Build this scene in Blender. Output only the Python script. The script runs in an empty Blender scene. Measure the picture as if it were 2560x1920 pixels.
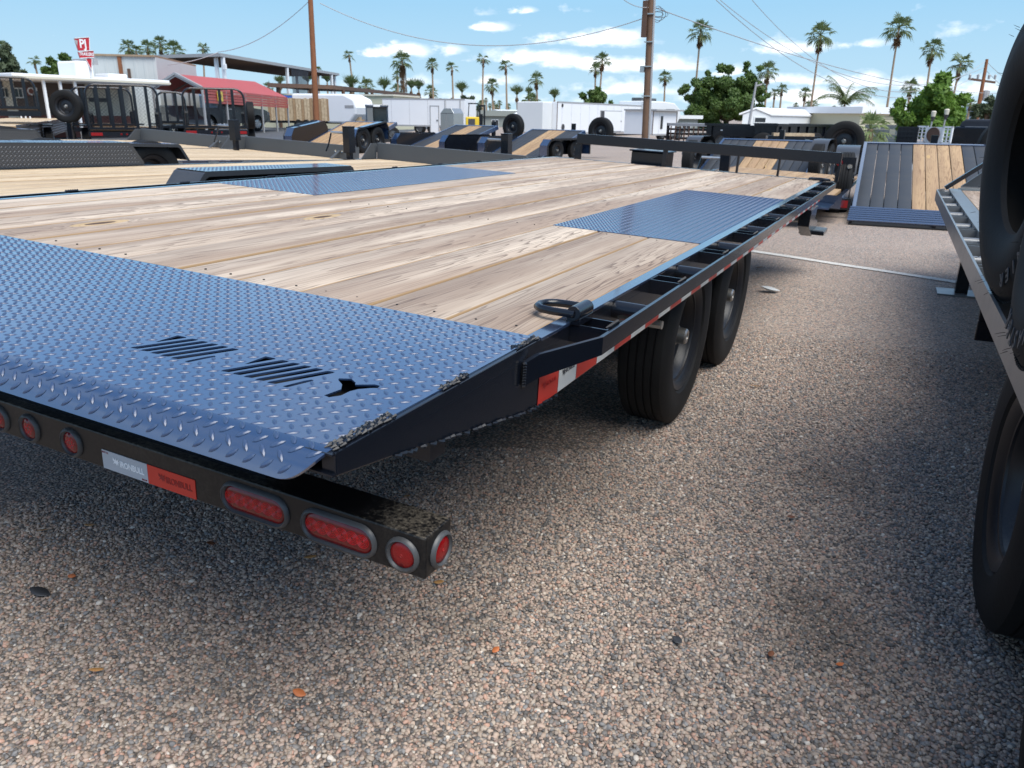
import bpy, bmesh, math, random
import numpy as np
from mathutils import Vector, Matrix
random.seed(7); rng = np.random.default_rng(7)
S = bpy.context.scene
COL = S.collection
PI = math.pi

# ------------------------------------------------------------------ camera
RC = Matrix(((0.896164, -0.155958, 0.415412), (0.443502, 0.285294, -0.849655), (0.013996, 0.945666, 0.324838)))
EYE = Vector((0, 0, 1.14)); FPX = 1950.5
cam = bpy.data.cameras.new('camera'); camo = bpy.data.objects.new('camera', cam); COL.objects.link(camo)
camo.matrix_world = Matrix.Translation(EYE) @ RC.to_4x4()
cam.sensor_width = 36; cam.lens = 36 * FPX / 2560; cam.clip_start = 0.02; cam.clip_end = 6000
cam.dof.use_dof = True; cam.dof.focus_distance = 1.75; cam.dof.aperture_fstop = 13.0
S.camera = camo

# ------------------------------------------------------------------ sun, sky
SUN_EL, SUN_AZ = math.radians(60), math.radians(118)     # azimuth measured from +Y towards +X
w = bpy.data.worlds.new('World'); S.world = w; w.use_nodes = True
nt = w.node_tree; nt.nodes.clear()
def N(t, **k):
    n = nt.nodes.new(t)
    for a, b in k.items(): setattr(n, a, b)
    return n
def M(op, *a, clamp=False):
    n = nt.nodes.new('ShaderNodeMath'); n.operation = op; n.use_clamp = clamp
    for i, v in enumerate(a):
        if isinstance(v, (int, float)): n.inputs[i].default_value = v
        else: nt.links.new(v, n.inputs[i])
    return n.outputs[0]
sky = N('ShaderNodeTexSky', sky_type='NISHITA', sun_disc=False, sun_elevation=SUN_EL, sun_rotation=SUN_AZ)
sky.air_density = 1.0; sky.dust_density = 0.35; sky.ozone_density = 1.6
tc = N('ShaderNodeTexCoord'); sp = N('ShaderNodeSeparateXYZ'); nt.links.new(tc.outputs['Generated'], sp.inputs[0])
X_, Y_, Z_ = sp.outputs
az = M('ARCTAN2', X_, Y_)
el = M('ARCSINE', Z_)
# the clouds lie as flat bases seen far off: stretched noise in azimuth and elevation, plus the single clouds
def cnoise(sx, sy, scale, detail=6, rough=.55, off=0):
    c = N('ShaderNodeCombineXYZ'); nt.links.new(M('MULTIPLY', az, sx), c.inputs[0]); nt.links.new(M('MULTIPLY', el, sy), c.inputs[1]); c.inputs[2].default_value = off
    n = N('ShaderNodeTexNoise'); n.inputs['Scale'].default_value = scale; n.inputs['Detail'].default_value = detail; n.inputs['Roughness'].default_value = rough
    nt.links.new(c.outputs[0], n.inputs[0]); return n.outputs[0]
n1 = cnoise(1, 3.2, 9, 8, .6); n2 = cnoise(1, 2.0, 34, 7, .6, 4.0)
# (azimuth deg, elevation deg, half width deg, half height deg, strength)
def azel(px, py):
    r = RC @ Vector(((px - 1280) / FPX, -(py - 960) / FPX, -1)); r.normalize()
    return math.atan2(r.x, r.y), math.asin(r.z)
CL = [(1010, 120, 62, 11, 1), (940, 128, 22, 8, .9), (1120, 122, 42, 10, .9), (985, 105, 16, 6, .7), (1230, 62, 38, 10, .95), (1315, 20, 24, 7, .8), (1200, 22, 40, 8, .35),
      (1340, 140, 110, 16, 1), (1290, 160, 70, 10, .5), (1480, 95, 120, 15, 1.0), (1550, 84, 70, 13, .9), (1500, 155, 190, 14, .95), (1670, 152, 40, 13, 1), (1560, 216, 80, 18, .95), (1640, 225, 80, 12, .8),
      (1960, 114, 70, 14, 1.0), (2040, 110, 60, 12, .5), (2170, 106, 52, 11, .8), (1830, 172, 36, 12, .8), (1960, 196, 60, 9, .85), (2090, 200, 130, 12, .85), (2030, 232, 90, 17, 1), (2110, 225, 60, 12, .8),
      (2170, 188, 34, 10, .9), (2300, 205, 120, 14, .8), (2450, 210, 90, 18, .8), (2390, 72, 90, 16, .38), (2460, 92, 70, 12, .42), (2300, 20, 40, 14, .25), (1250, 195, 60, 10, .7), (1050, 198, 60, 13, .6), (1130, 240, 220, 14, .5),
      (1440, 20, 50, 8, .35), (160, 160, 46, 16, .4), (230, 205, 80, 10, .35), (1760, 240, 300, 14, .55), (2200, 256, 300, 16, .6), (1400, 245, 200, 12, .45), (870, 205, 60, 10, .35), (1600, 30, 26, 6, .25)]
tot = None
wob = M('MULTIPLY', M('SUBTRACT', n2, .5), .05); wob2 = M('MULTIPLY', M('SUBTRACT', n1, .5), .018)
azw = M('ADD', az, wob); elw = M('ADD', el, wob2)
for (px, py, hw, hh, st) in CL:
    a0, e0 = azel(px, py); hw = hw / FPX * 1.1; hh = hh / FPX * 1.45
    dx = M('DIVIDE', M('SUBTRACT', azw, a0), hw); dy = M('DIVIDE', M('SUBTRACT', elw, e0 - hh * .35), hh)
    dyn = M('MAXIMUM', dy, M('MULTIPLY', dy, -1.9))        # flatter underneath
    d = M('ADD', M('MULTIPLY', dx, dx), M('MULTIPLY', dyn, dyn))
    g = M('MULTIPLY', M('POWER', 2.718, M('MULTIPLY', d, -.8)), st)
    tot = g if tot is None else M('MAXIMUM', tot, g)
field = M('ADD', tot, M('MULTIPLY', M('SUBTRACT', n1, .5), .9)); field = M('ADD', field, M('MULTIPLY', M('SUBTRACT', n2, .5), 1.3))
# unseen broken cloud above the view, added for more neutral fill light
inview = M('SUBTRACT', 1.0, M('GREATER_THAN', el, .15)); 
genf = M('MULTIPLY', M('SUBTRACT', n1, .52), 3.0)
cov = M('MULTIPLY', M('SUBTRACT', field, .30), 2.1, clamp=True)
sx_ = N('ShaderNodeVectorMath', operation='SCALE'); nt.links.new(tc.outputs['Generated'], sx_.inputs[0]); nt.links.new(M('DIVIDE', 1.0, M('MAXIMUM', Z_, .12)), sx_.inputs['Scale'])
nh = N('ShaderNodeTexNoise'); nh.inputs['Scale'].default_value = .9; nh.inputs['Detail'].default_value = 5; nt.links.new(sx_.outputs[0], nh.inputs[0])
hi = M('MULTIPLY', M('MULTIPLY', M('SUBTRACT', nh.outputs[0], .42), 3.0, clamp=True), M('MULTIPLY', M('SUBTRACT', el, .16), 4.0, clamp=True))
cov = M('MAXIMUM', cov, M('MULTIPLY', hi, .78))
low = M('MULTIPLY', M('SUBTRACT', .32, el), 5.0, clamp=True)          # milky air low over the horizon
cshade = M('ADD', .80, M('MULTIPLY', n2, .32))
cc = N('ShaderNodeMix', data_type='RGBA'); cc.inputs[6].default_value = (3.9, 4.4, 5.0, 1); cc.inputs[7].default_value = (6.0, 6.1, 6.2, 1)
nt.links.new(M('MULTIPLY', M('SUBTRACT', field, .45), 1.6, clamp=True), cc.inputs[0])
hzc = N('ShaderNodeMix', data_type='RGBA'); hzc.inputs[6].default_value = (2.35, 3.25, 3.8, 1); hzc.inputs[7].default_value = (1.40, 2.62, 3.70, 1); nt.links.new(M('DIVIDE', el, .135, clamp=True), hzc.inputs[0])
hz = N('ShaderNodeMix', data_type='RGBA'); nt.links.new(hzc.outputs[2], hz.inputs[7])
tint = N('ShaderNodeMix', data_type='RGBA', blend_type='MULTIPLY'); tint.inputs[0].default_value = 1; tint.inputs[7].default_value = (.64, .76, .84, 1)
nt.links.new(sky.outputs[0], tint.inputs[6])
nt.links.new(low, hz.inputs[0]); nt.links.new(tint.outputs[2], hz.inputs[6])
mx = N('ShaderNodeMix', data_type='RGBA'); nt.links.new(M('MULTIPLY', cov, .93), mx.inputs[0]); nt.links.new(hz.outputs[2], mx.inputs[6]); nt.links.new(cc.outputs[2], mx.inputs[7])
bg = N('ShaderNodeBackground'); bg.inputs[1].default_value = 0.12; nt.links.new(mx.outputs[2], bg.inputs[0])
out = N('ShaderNodeOutputWorld'); nt.links.new(bg.outputs[0], out.inputs[0])
w.cycles.sampling_method = 'MANUAL'; w.cycles.sample_map_resolution = 512

sun = bpy.data.lights.new('sun', 'SUN'); sun.energy = 2.3; sun.angle = math.radians(48); sun.color = (1, .955, .88)
suno = bpy.data.objects.new('sun', sun); COL.objects.link(suno)
sd = Vector((math.cos(SUN_EL) * math.sin(SUN_AZ), math.cos(SUN_EL) * math.cos(SUN_AZ), math.sin(SUN_EL)))
suno.rotation_euler = sd.to_track_quat('Z', 'Y').to_euler(); suno.location = sd * 50
S.view_settings.view_transform = 'Standard'; S.view_settings.look = 'None'; S.view_settings.exposure = 1.08; S.view_settings.gamma = 1
S.view_settings.use_curve_mapping = False

# ------------------------------------------------------------------ helpers
TW = Matrix(((0.999062, -0.000306, -0.043307), (0.0, 0.999972, -0.007427), (0.043308, 0.00742, 0.999034)))   # rows: axes of the near flatbed
HD = .432
def ray(px, py): return RC @ Vector(((px - 1280) / FPX, -(py - 960) / FPX, -1))
def W(px, py, d=None, z=None, x=None, y=None):
    """world point seen in this direction from the eye, at a distance, height or plane"""
    r = ray(px, py)
    if d is not None: t = d / math.hypot(r.x, r.y)
    elif z is not None: t = (z - EYE.z) / r.z
    elif x is not None: t = (x - EYE.x) / r.x
    else: t = (y - EYE.y) / r.y
    return EYE + r * t
def ZZ(px, py, d): return W(px, py, d=d).z

class MB:
    def __init__(s): s.v = []; s.f = []; s.uv = None
    def add(s, vs, fs):
        n = len(s.v); s.v += [tuple(v) for v in vs]; s.f += [tuple(i + n for i in f) for f in fs]; return s
    def box(s, x0, y0, z0, x1, y1, z1, m=None):
        vs = [Vector(p) for p in ((x0, y0, z0), (x1, y0, z0), (x1, y1, z0), (x0, y1, z0), (x0, y0, z1), (x1, y0, z1), (x1, y1, z1), (x0, y1, z1))]
        if m: vs = [m @ v for v in vs]
        return s.add(vs, [(3, 2, 1, 0), (4, 5, 6, 7), (0, 1, 5, 4), (1, 2, 6, 5), (2, 3, 7, 6), (3, 0, 4, 7)])
    def bar(s, a, b, wd, th, up=(0, 0, 1)):
        a = Vector(a); b = Vector(b); d = (b - a).normalized(); u = Vector(up); r = d.cross(u)
        if r.length < 1e-4: r = d.cross(Vector((0, 1, 0)))
        r.normalize(); u = r.cross(d); r = r * wd / 2; u = u * th / 2
        vs = [a - r - u, a + r - u, a + r + u, a - r + u, b - r - u, b + r - u, b + r + u, b - r + u]
        return s.add(vs, [(3, 2, 1, 0), (4, 5, 6, 7), (0, 1, 5, 4), (1, 2, 6, 5), (2, 3, 7, 6), (3, 0, 4, 7)])
    def tube(s, pts, r, n=8, cap=True, close=False):
        pts = [Vector(p) for p in pts]; rings = []; prev = None; L = len(pts)
        rr = r if isinstance(r, (list, tuple)) else [r] * L
        base = len(s.v)
        for i, p in enumerate(pts):
            a = pts[(i - 1) % L] if (i or close) else p; b = pts[(i + 1) % L] if (i < L - 1 or close) else p
            d = (b - a).normalized()
            if prev is None:
                u = Vector((0, 0, 1)) if abs(d.z) < .9 else Vector((1, 0, 0)); u = (u - d * u.dot(d)).normalized()
            else: u = (prev - d * prev.dot(d)).normalized()
            prev = u; v = d.cross(u)
            for k in range(n):
                a_ = 2 * PI * k / n; s.v.append(tuple(p + (u * math.cos(a_) + v * math.sin(a_)) * rr[i]))
        for i in range(L if close else L - 1):
            j = (i + 1) % L
            for k in range(n):
                k2 = (k + 1) % n; s.f.append((base + i * n + k, base + i * n + k2, base + j * n + k2, base + j * n + k))
        if cap and not close:
            s.f.append(tuple(base + k for k in reversed(range(n)))); s.f.append(tuple(base + (L - 1) * n + k for k in range(n)))
        return s
    def prism(s, poly, a, b, axis='x'):
        """polygon (two coordinates of the other axes) extruded along axis from a to b"""
        def mk(p, t):
            return {'x': (t, p[0], p[1]), 'y': (p[0], t, p[1]), 'z': (p[0], p[1], t)}[axis]
        n = len(poly); vs = [mk(p, a) for p in poly] + [mk(p, b) for p in poly]
        return s.add(vs, [tuple(reversed(range(n))), tuple(range(n, 2 * n))] + [(i, (i + 1) % n, n + (i + 1) % n, n + i) for i in range(n)])
    def lathe(s, prof, axis='x', c=(0, 0, 0), n=32, closed=False):
        base = len(s.v); c = Vector(c); m = len(prof)
        for k in range(n):
            a = 2 * PI * k / n
            for (t, r) in prof:
                p = {'x': (t, r * math.cos(a), r * math.sin(a)), 'y': (r * math.cos(a), t, r * math.sin(a)), 'z': (r * math.cos(a), r * math.sin(a), t)}[axis]
                s.v.append(tuple(c + Vector(p)))
        for k in range(n):
            k2 = (k + 1) % n
            for i in range(m if closed else m - 1):
                j = (i + 1) % m; s.f.append((base + k * m + i, base + k * m + j, base + k2 * m + j, base + k2 * m + i))
        return s
    def quad(s, *p): return s.add([Vector(q) for q in p], [tuple(range(len(p)))])
    def mesh(s, name, mat, smooth=False, fix=True):
        me = bpy.data.meshes.new(name); me.from_pydata(s.v, [], s.f)
        mats = mat if isinstance(mat, (list, tuple)) else [mat]
        for m_ in mats: me.materials.append(m_)
        if fix:
            bm = bmesh.new(); bm.from_mesh(me); bmesh.ops.recalc_face_normals(bm, faces=bm.faces); bm.to_mesh(me); bm.free()
        if smooth:
            for p in me.polygons: p.use_smooth = True
            if smooth != 'all':
                try: me.set_sharp_from_angle(angle=math.radians(smooth if smooth is not True else 40))
                except Exception: pass
        me.update(); return me
    def obj(s, name, mat, parent=None, loc=None, smooth=False, bev=0, kind=None, label=None):
        o = bpy.data.objects.new(name, s.mesh(name, mat, smooth)); COL.objects.link(o)
        if parent is not None: o.parent = parent
        if loc is not None: o.location = loc
        if bev:
            b = o.modifiers.new('bevel', 'BEVEL'); b.width = bev; b.segments = 2; b.limit_method = 'ANGLE'; b.angle_limit = math.radians(40)
        if kind: o['kind'] = kind
        if label: o['label'] = label
        return o
def tag(o, label=None, cat=None, group=None, kind=None):
    if label: o['label'] = label
    if cat: o['category'] = cat
    if group: o['group'] = group
    if kind: o['kind'] = kind
    return o
def thing(name, label, cat, loc=(0, 0, 0), rotz=0, group=None, mat=None):
    o = bpy.data.objects.new(name, None); COL.objects.link(o); o.empty_display_size = .2
    if mat is not None: o.matrix_world = mat
    else: o.location = loc; o.rotation_euler = (0, 0, rotz)
    return tag(o, label, cat, group)
def share(name, me, parent, loc=(0, 0, 0), rot=(0, 0, 0), scale=None, mat=None, kind=None):
    o = bpy.data.objects.new(name, me); COL.objects.link(o); o.parent = parent; o.location = loc; o.rotation_euler = rot
    if mat is not None: o.matrix_local = mat
    if scale: o.scale = scale
    if kind: o['kind'] = kind
    return o
def copy_tree(o, parent=None):
    c = o.copy(); COL.objects.link(c)
    if parent is not None: c.parent = parent
    for ch in list(o.children): copy_tree(ch, c)
    return c

# ------------------------------------------------------------------ materials
class NG:
    def __init__(s, name):
        s.m = bpy.data.materials.new(name); s.m.use_nodes = True; s.t = s.m.node_tree; s.b = s.t.nodes['Principled BSDF']
    def n(s, t, **k):
        n = s.t.nodes.new(t)
        for a, b in k.items():
            if a in n.inputs.keys() if not isinstance(a, int) else False: n.inputs[a].default_value = b
            else: setattr(n, a, b)
        return n
    def l(s, a, b): s.t.links.new(a, b)
    def math(s, op, *a, clamp=False):
        n = s.t.nodes.new('ShaderNodeMath'); n.operation = op; n.use_clamp = clamp
        for i, v in enumerate(a):
            if isinstance(v, (int, float)): n.inputs[i].default_value = v
            else: s.l(v, n.inputs[i])
        return n.outputs[0]
    def mix(s, f, a, b, bt='MIX'):
        n = s.t.nodes.new('ShaderNodeMix'); n.data_type = 'RGBA'; n.blend_type = bt
        for k, v in (('Factor', f), ('A', a), ('B', b)):
            sock = n.inputs[k] if k == 'Factor' else n.inputs[6 if k == 'A' else 7]
            if isinstance(v, (int, float)): sock.default_value = v
            elif isinstance(v, tuple): sock.default_value = (*v[:3], 1)
            else: s.l(v, sock)
        return n.outputs[2]
    def noise(s, vec, scale, detail=4, rough=.5, dist=0):
        n = s.t.nodes.new('ShaderNodeTexNoise'); n.inputs['Scale'].default_value = scale; n.inputs['Detail'].default_value = detail
        n.inputs['Roughness'].default_value = rough; n.inputs['Distortion'].default_value = dist
        if vec is not None: s.l(vec, n.inputs[0])
        return n.outputs[0]
    def vor(s, vec, scale, feat='F1', rnd=1):
        n = s.t.nodes.new('ShaderNodeTexVoronoi'); n.feature = feat; n.inputs['Scale'].default_value = scale; n.inputs['Randomness'].default_value = rnd
        s.l(vec, n.inputs[0]); return n
    def ramp(s, f, stops, interp='LINEAR'):
        n = s.t.nodes.new('ShaderNodeValToRGB'); r = n.color_ramp; r.interpolation = interp
        while len(r.elements) < len(stops): r.elements.new(.5)
        for e, (p, c) in zip(r.elements, stops): e.position = p; e.color = (*c[:3], 1) if isinstance(c, tuple) else (c, c, c, 1)
        s.l(f, n.inputs[0]); return n.outputs[0]
    def coord(s, kind='Object', scale=(1, 1, 1), off=None, rot=None):
        t = s.t.nodes.new('ShaderNodeTexCoord'); m = s.t.nodes.new('ShaderNodeMapping'); m.inputs['Scale'].default_value = scale
        if rot: m.inputs['Rotation'].default_value = rot
        s.l(t.outputs[kind], m.inputs[0])
        if off is not None: s.l(off, m.inputs['Location'])
        return m.outputs[0]
    def bump(s, h, strength=.5, dist=.01):
        n = s.t.nodes.new('ShaderNodeBump'); n.inputs['Strength'].default_value = strength; n.inputs['Distance'].default_value = dist
        s.l(h, n.inputs['Height']); s.l(n.outputs[0], s.b.inputs['Normal']); return n
    def set(s, **k):
        for a, b in k.items():
            i = s.b.inputs[a.replace('_', ' ')]
            if isinstance(b, tuple): i.default_value = (*b, 1) if len(b) == 3 and i.type == 'RGBA' else b
            elif isinstance(b, (int, float)): i.default_value = b
            else: s.l(b, i)
        return s
def simple(name, col, rough=.5, metal=0, var=.12, vs=6, ior=1.5, coat=0, coord='Object', bump=0, bs=60, emis=None):
    g = NG(name); v = g.coord(coord)
    n = g.noise(v, vs, 5, .6)
    lo = tuple(c * (1 - var) for c in col); hi = tuple(min(1, c * (1 + var)) for c in col)
    g.set(Base_Color=g.mix(n, lo, hi), Roughness=g.math('ADD', rough - .06, g.math('MULTIPLY', g.noise(v, vs * 4, 3), .12)), Metallic=metal, IOR=ior, Coat_Weight=coat)
    if coat: g.set(Coat_Roughness=.12)
    if bump: g.bump(g.noise(v, bs, 4), .4, bump)
    return g.m
MT = {}
def mk_black(name, col, rough, ior, dirt=0.0, coat=.5, bumpd=.0015):
    g = NG(name); v = g.coord('Object')
    d = g.noise(v, 3.5, 8, .65); d2 = g.noise(v, 120, 4, .75)
    dm = g.math('MULTIPLY', g.math('SUBTRACT', g.math('MULTIPLY', d, d2), .24 if dirt < .5 else .215), 7 if dirt < .5 else 8, clamp=True)
    ge = g.t.nodes.new('ShaderNodeNewGeometry'); sn_ = g.t.nodes.new('ShaderNodeSeparateXYZ'); g.l(ge.outputs['Normal'], sn_.inputs[0])
    dm = g.math('MULTIPLY', dm, g.math('ADD', .12, g.math('MULTIPLY', g.math('MAXIMUM', sn_.outputs[2], 0.), .88)))
    c = g.mix(g.math('MULTIPLY', dm, dirt), col, (.20, .17, .13))
    g.set(Base_Color=c, Roughness=g.math('ADD', rough, g.math('MULTIPLY', d, .14)), IOR=ior, Coat_Weight=coat, Coat_Roughness=.08)
    g.bump(g.noise(v, 26, 3, .5), .12, bumpd)
    return g.m
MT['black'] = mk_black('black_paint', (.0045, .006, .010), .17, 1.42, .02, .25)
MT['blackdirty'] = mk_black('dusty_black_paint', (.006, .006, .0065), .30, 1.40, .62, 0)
MT['plate'] = mk_black('sky_sheen_plate_paint', (.019, .041, .096), .10, 2.05, .05, 1.0, .0008)  # sky's blue reflection put into the base colour; the paint itself is black
MT['lug'] = mk_black('sky_sheen_lug_paint', (.024, .050, .114), .34, 1.75, .03, .1, .0003)  # sky's blue sheen painted in, a little lighter than the plate
MT['lug2'] = mk_black('grey_raised_lug_paint', (.07, .075, .085), .38, 1.55, .1, .1)
MT['ink2'] = simple('matte_black', (.006, .006, .006), .8, 0, .1)
MT['plate2'] = mk_black('grey_tread_plate_paint', (.030, .033, .038), .3, 1.6, .15, .3)
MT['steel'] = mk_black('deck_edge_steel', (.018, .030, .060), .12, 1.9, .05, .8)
MT['rim'] = mk_black('black_rim_paint', (.008, .009, .012), .34, 1.45, .1, 0)
MT['greypaint'] = mk_black('grey_steel_paint', (.065, .070, .074), .42, 1.5, .12, .1)
MT['darkboard'] = mk_black('dark_steel_plank', (.030, .034, .040), .5, 1.5, .12, 0)
MT['silver'] = simple('silver_grey_paint', (.19, .195, .195), .32, .35, .15, 3)
MT['galv'] = simple('bare_steel', (.50, .50, .48), .3, .85, .2, 30)
MT['hub'] = simple('dull_steel_hub', (.30, .29, .27), .34, .8, .25, 40)
MT['chrome'] = simple('chrome_hub', (.75, .74, .70), .16, 1, .1, 20)
MT['white'] = simple('white_paint', (.76, .77, .78), .45, 0, .05, 1.2)
MT['whitew'] = simple('white_siding', (.66, .68, .68), .55, 0, .07, .6)
MT['cream'] = simple('cream_paint', (.62, .58, .47), .6, 0, .06, .5)
MT['redroof'] = None
MT['rubber'] = None
def mk_rubber():
    g = NG('tyre_rubber'); v = g.coord('Object')
    n = g.noise(v, 7, 6, .6)
    g.set(Base_Color=g.mix(n, (.005, .005, .0055), (.014, .0138, .0135)), Roughness=.7, IOR=1.33)
    g.bump(g.noise(v, 60, 4, .6), .25, .003); return g.m
MT['rubber'] = mk_rubber()
def mk_wood(name, cream, tan, dark, freq=1.0, wear=1.0):
    g = NG(name); inf = g.t.nodes.new('ShaderNodeObjectInfo'); rnd = inf.outputs['Random']
    tcn = g.t.nodes.new('ShaderNodeTexCoord'); sepc = g.t.nodes.new('ShaderNodeSeparateXYZ'); g.l(tcn.outputs['Object'], sepc.inputs[0])
    x, y, z = sepc.outputs
    def vec(sx, sy, o=0.):
        c = g.t.nodes.new('ShaderNodeCombineXYZ'); g.l(g.math('MULTIPLY', x, sx), c.inputs[0]); g.l(g.math('ADD', g.math('MULTIPLY', y, sy), g.math('MULTIPLY', rnd, 31.)), c.inputs[1])
        g.l(g.math('ADD', g.math('MULTIPLY', z, sx), g.math('MULTIPLY', rnd, 57. + o)), c.inputs[2]); return c.outputs[0]
    # knots bend the rings round them
    kv = g.vor(vec(3.4, 1.05), 1.0); kd = kv.outputs['Distance']
    sepk = g.t.nodes.new('ShaderNodeSeparateColor'); g.l(kv.outputs['Color'], sepk.inputs[0])
    has = g.math('GREATER_THAN', sepk.outputs[0], .30)
    kn = g.math('MULTIPLY', g.math('POWER', 2.718, g.math('MULTIPLY', g.math('MULTIPLY', kd, kd), -70.)), has)
    base = g.noise(vec(9.5, .42), 1.0, 3, .52, .35)
    slope = g.math('MULTIPLY', x, g.math('MULTIPLY', g.math('SUBTRACT', rnd, .5), 3.0))
    f = g.math('ADD', g.math('MULTIPLY', base, 5.2 * freq), g.math('ADD', slope, g.math('MULTIPLY', kn, 1.5)))
    f = g.math('ADD', f, g.math('MULTIPLY', g.noise(vec(26, 2.6), 1.0, 3, .6), .22))
    ring = g.math('FRACT', g.math('MULTIPLY', f, 4.4))
    line = g.ramp(ring, [(0, .0), (.62, .12), (.86, .75), (.95, 1.), (1, .1)])
    lf = g.math('MULTIPLY', line, g.ramp(g.noise(vec(9, .7, 3.), 1.0, 3, .6), [(.28, .15), (.6, .95)]))
    pale = g.ramp(g.noise(vec(7, .45, 9.), 1.0, 4, .6), [(.40, 0.), (.62, 1.)])
    c = g.mix(pale, tan, cream)
    c = g.mix(g.math('MULTIPLY', g.math('SUBTRACT', rnd, .25), .55 * wear, clamp=True), c, tuple(a * .62 for a in tan))
    fine = g.noise(vec(160, 3.0), 1.0, 3, .7)
    c = g.mix(g.math('MULTIPLY', g.math('SUBTRACT', fine, .42), .55, clamp=True), c, dark)
    c = g.mix(g.math('MULTIPLY', lf, .9), c, dark)
    core = g.math('MULTIPLY', g.math('LESS_THAN', kd, .058), has)
    kmid = g.math('MULTIPLY', g.math('LESS_THAN', kd, .11), has)
    c = g.mix(g.math('MULTIPLY', kmid, .5), c, (.60, .40, .16))
    c = g.mix(g.math('MULTIPLY', core, g.math('GREATER_THAN', sepk.outputs[1], .45)), c, (.10, .055, .03))
    # yellow-brown sides of the boards
    nrm = g.t.nodes.new('ShaderNodeNewGeometry'); ob = g.t.nodes.new('ShaderNodeVectorTransform'); ob.vector_type = 'NORMAL'; ob.convert_from = 'WORLD'; ob.convert_to = 'OBJECT'
    g.l(nrm.outputs['Normal'], ob.inputs[0]); sn = g.t.nodes.new('ShaderNodeSeparateXYZ'); g.l(ob.outputs[0], sn.inputs[0])
    edge = g.math('MULTIPLY', g.math('SUBTRACT', g.math('ABSOLUTE', sn.outputs[0]), .25), 2.2, clamp=True)
    c = g.mix(edge, c, (.30, .195, .10))
    g.set(Base_Color=c, Roughness=.72, IOR=1.4)
    g.bump(g.math('SUBTRACT', g.math('MULTIPLY', fine, .5), g.math('MULTIPLY', lf, .6)), .35, .0018)
    return g.m
MT['wood'] = mk_wood('weathered_pine', (.62, .51, .395), (.36, .268, .198), (.088, .054, .038))
MT['woody'] = mk_wood('fresh_pine', (.68, .54, .36), (.50, .375, .24), (.24, .15, .08), .7, .5)
MT['woodb'] = mk_wood('brown_treated_pine', (.46, .31, .17), (.36, .235, .135), (.15, .085, .045), .8, .5)

def stone_ramp(g, f):
    return g.ramp(f, [(0, (.085, .082, .08)), (.10, (.19, .18, .17)), (.24, (.33, .265, .21)), (.40, (.44, .335, .26)), (.54, (.27, .20, .165)), (.64, (.45, .335, .265)), (.74, (.20, .20, .20)), (.83, (.45, .375, .30)), (.92, (.46, .275, .20)), (.975, (.62, .56, .48)), (1, (.74, .70, .64))], 'CONSTANT')
def mk_gravel():
    g = NG('loose_gravel'); v = g.coord('Object')
    vo = g.vor(v, 118); sc = g.t.nodes.new('ShaderNodeSeparateColor'); g.l(vo.outputs['Color'], sc.inputs[0])
    c = stone_ramp(g, sc.outputs[0])
    gap = g.ramp(vo.outputs['Distance'], [(.35, 0.), (.62, 1.)])
    cam_d = g.t.nodes.new('ShaderNodeVectorMath'); cam_d.operation = 'LENGTH'; g.l(v, cam_d.inputs[0]); near = g.math('SUBTRACT', 1.0, g.math('MULTIPLY', g.math('SUBTRACT', cam_d.outputs['Value'], 3.6), .8, clamp=True))
    c = g.mix(g.math('MULTIPLY', gap, g.math('ADD', .2, g.math('MULTIPLY', near, .5))), c, (.03, .025, .02))
    big = g.noise(v, .55, 6, .6); mid = g.noise(v, 3.2, 5, .6)
    c = g.mix(g.math('MULTIPLY', g.math('SUBTRACT', big, .40), 1.2, clamp=True), c, g.mix(.5, c, (.46, .37, .30)))
    c = g.mix(g.math('MULTIPLY', g.math('SUBTRACT', mid, .58), 1.0, clamp=True), c, (.20, .165, .14))
    g.set(Base_Color=c, Roughness=.85)
    g.bump(g.math('SUBTRACT', 1.0, vo.outputs['Distance']), .8, .006)
    return g.m
MT['gravel'] = mk_gravel()
def mk_pebble():
    g = NG('pebble_stone'); a = g.t.nodes.new('ShaderNodeAttribute'); a.attribute_type = 'INSTANCER'; a.attribute_name = 'cid'
    c = stone_ramp(g, a.outputs['Fac'])
    b = g.t.nodes.new('ShaderNodeAttribute'); b.attribute_type = 'INSTANCER'; b.attribute_name = 'brt'
    v = g.coord('Object'); n = g.noise(v, 2.2, 4, .7)
    c = g.mix(g.math('MULTIPLY', n, .5), c, g.mix(.5, c, (.34, .28, .23)))
    c = g.mix(1.0, c, b.outputs['Color'], 'MULTIPLY')
    g.set(Base_Color=c, Roughness=.7); return g.m
MT['pebble'] = mk_pebble()
def mk_lens():
    g = NG('red_lens'); v = g.coord('Object')
    n = g.noise(v, 90, 2)
    g.set(Base_Color=g.mix(n, (.085, .0012, .002), (.22, .003, .005)), Roughness=.16, IOR=1.45, Coat_Weight=.3, Coat_Roughness=.03); return g.m
MT['lens'] = mk_lens()
MT['reflector'] = simple('red_reflector', (.24, .003, .004), .28, 0, .5, 420)
MT['diode'] = simple('bright_red_facets', (.58, .012, .014), .25, 0, .2, 200)
MT['redtape'] = simple('red_tape', (.50, .035, .022), .38, 0, .18, 14)
MT['whitetape'] = simple('white_tape', (.58, .58, .55), .38, 0, .14, 14)
MT['stickred'] = simple('red_sticker', (.62, .030, .015), .35, 0, .06, 20)
MT['stickwhite'] = simple('silver_sticker', (.42, .46, .50), .35, 0, .06, 20)
MT['ink'] = simple('dark_print', (.05, .05, .055), .6, 0, .1)
MT['inkred'] = simple('dark_red_print', (.30, .012, .010), .5, 0, .1)
MT['inkwhite'] = simple('white_print', (.85, .87, .88), .5, 0, .03)
MT['grommet'] = simple('grey_grommet', (.060, .062, .064), .42, 0, .3, 20)
MT['yellow'] = simple('yellow_plastic', (.72, .50, .03), .4, 0, .1)
MT['brown'] = simple('brown_steel', (.10, .055, .035), .6, 0, .3, 3)
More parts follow.
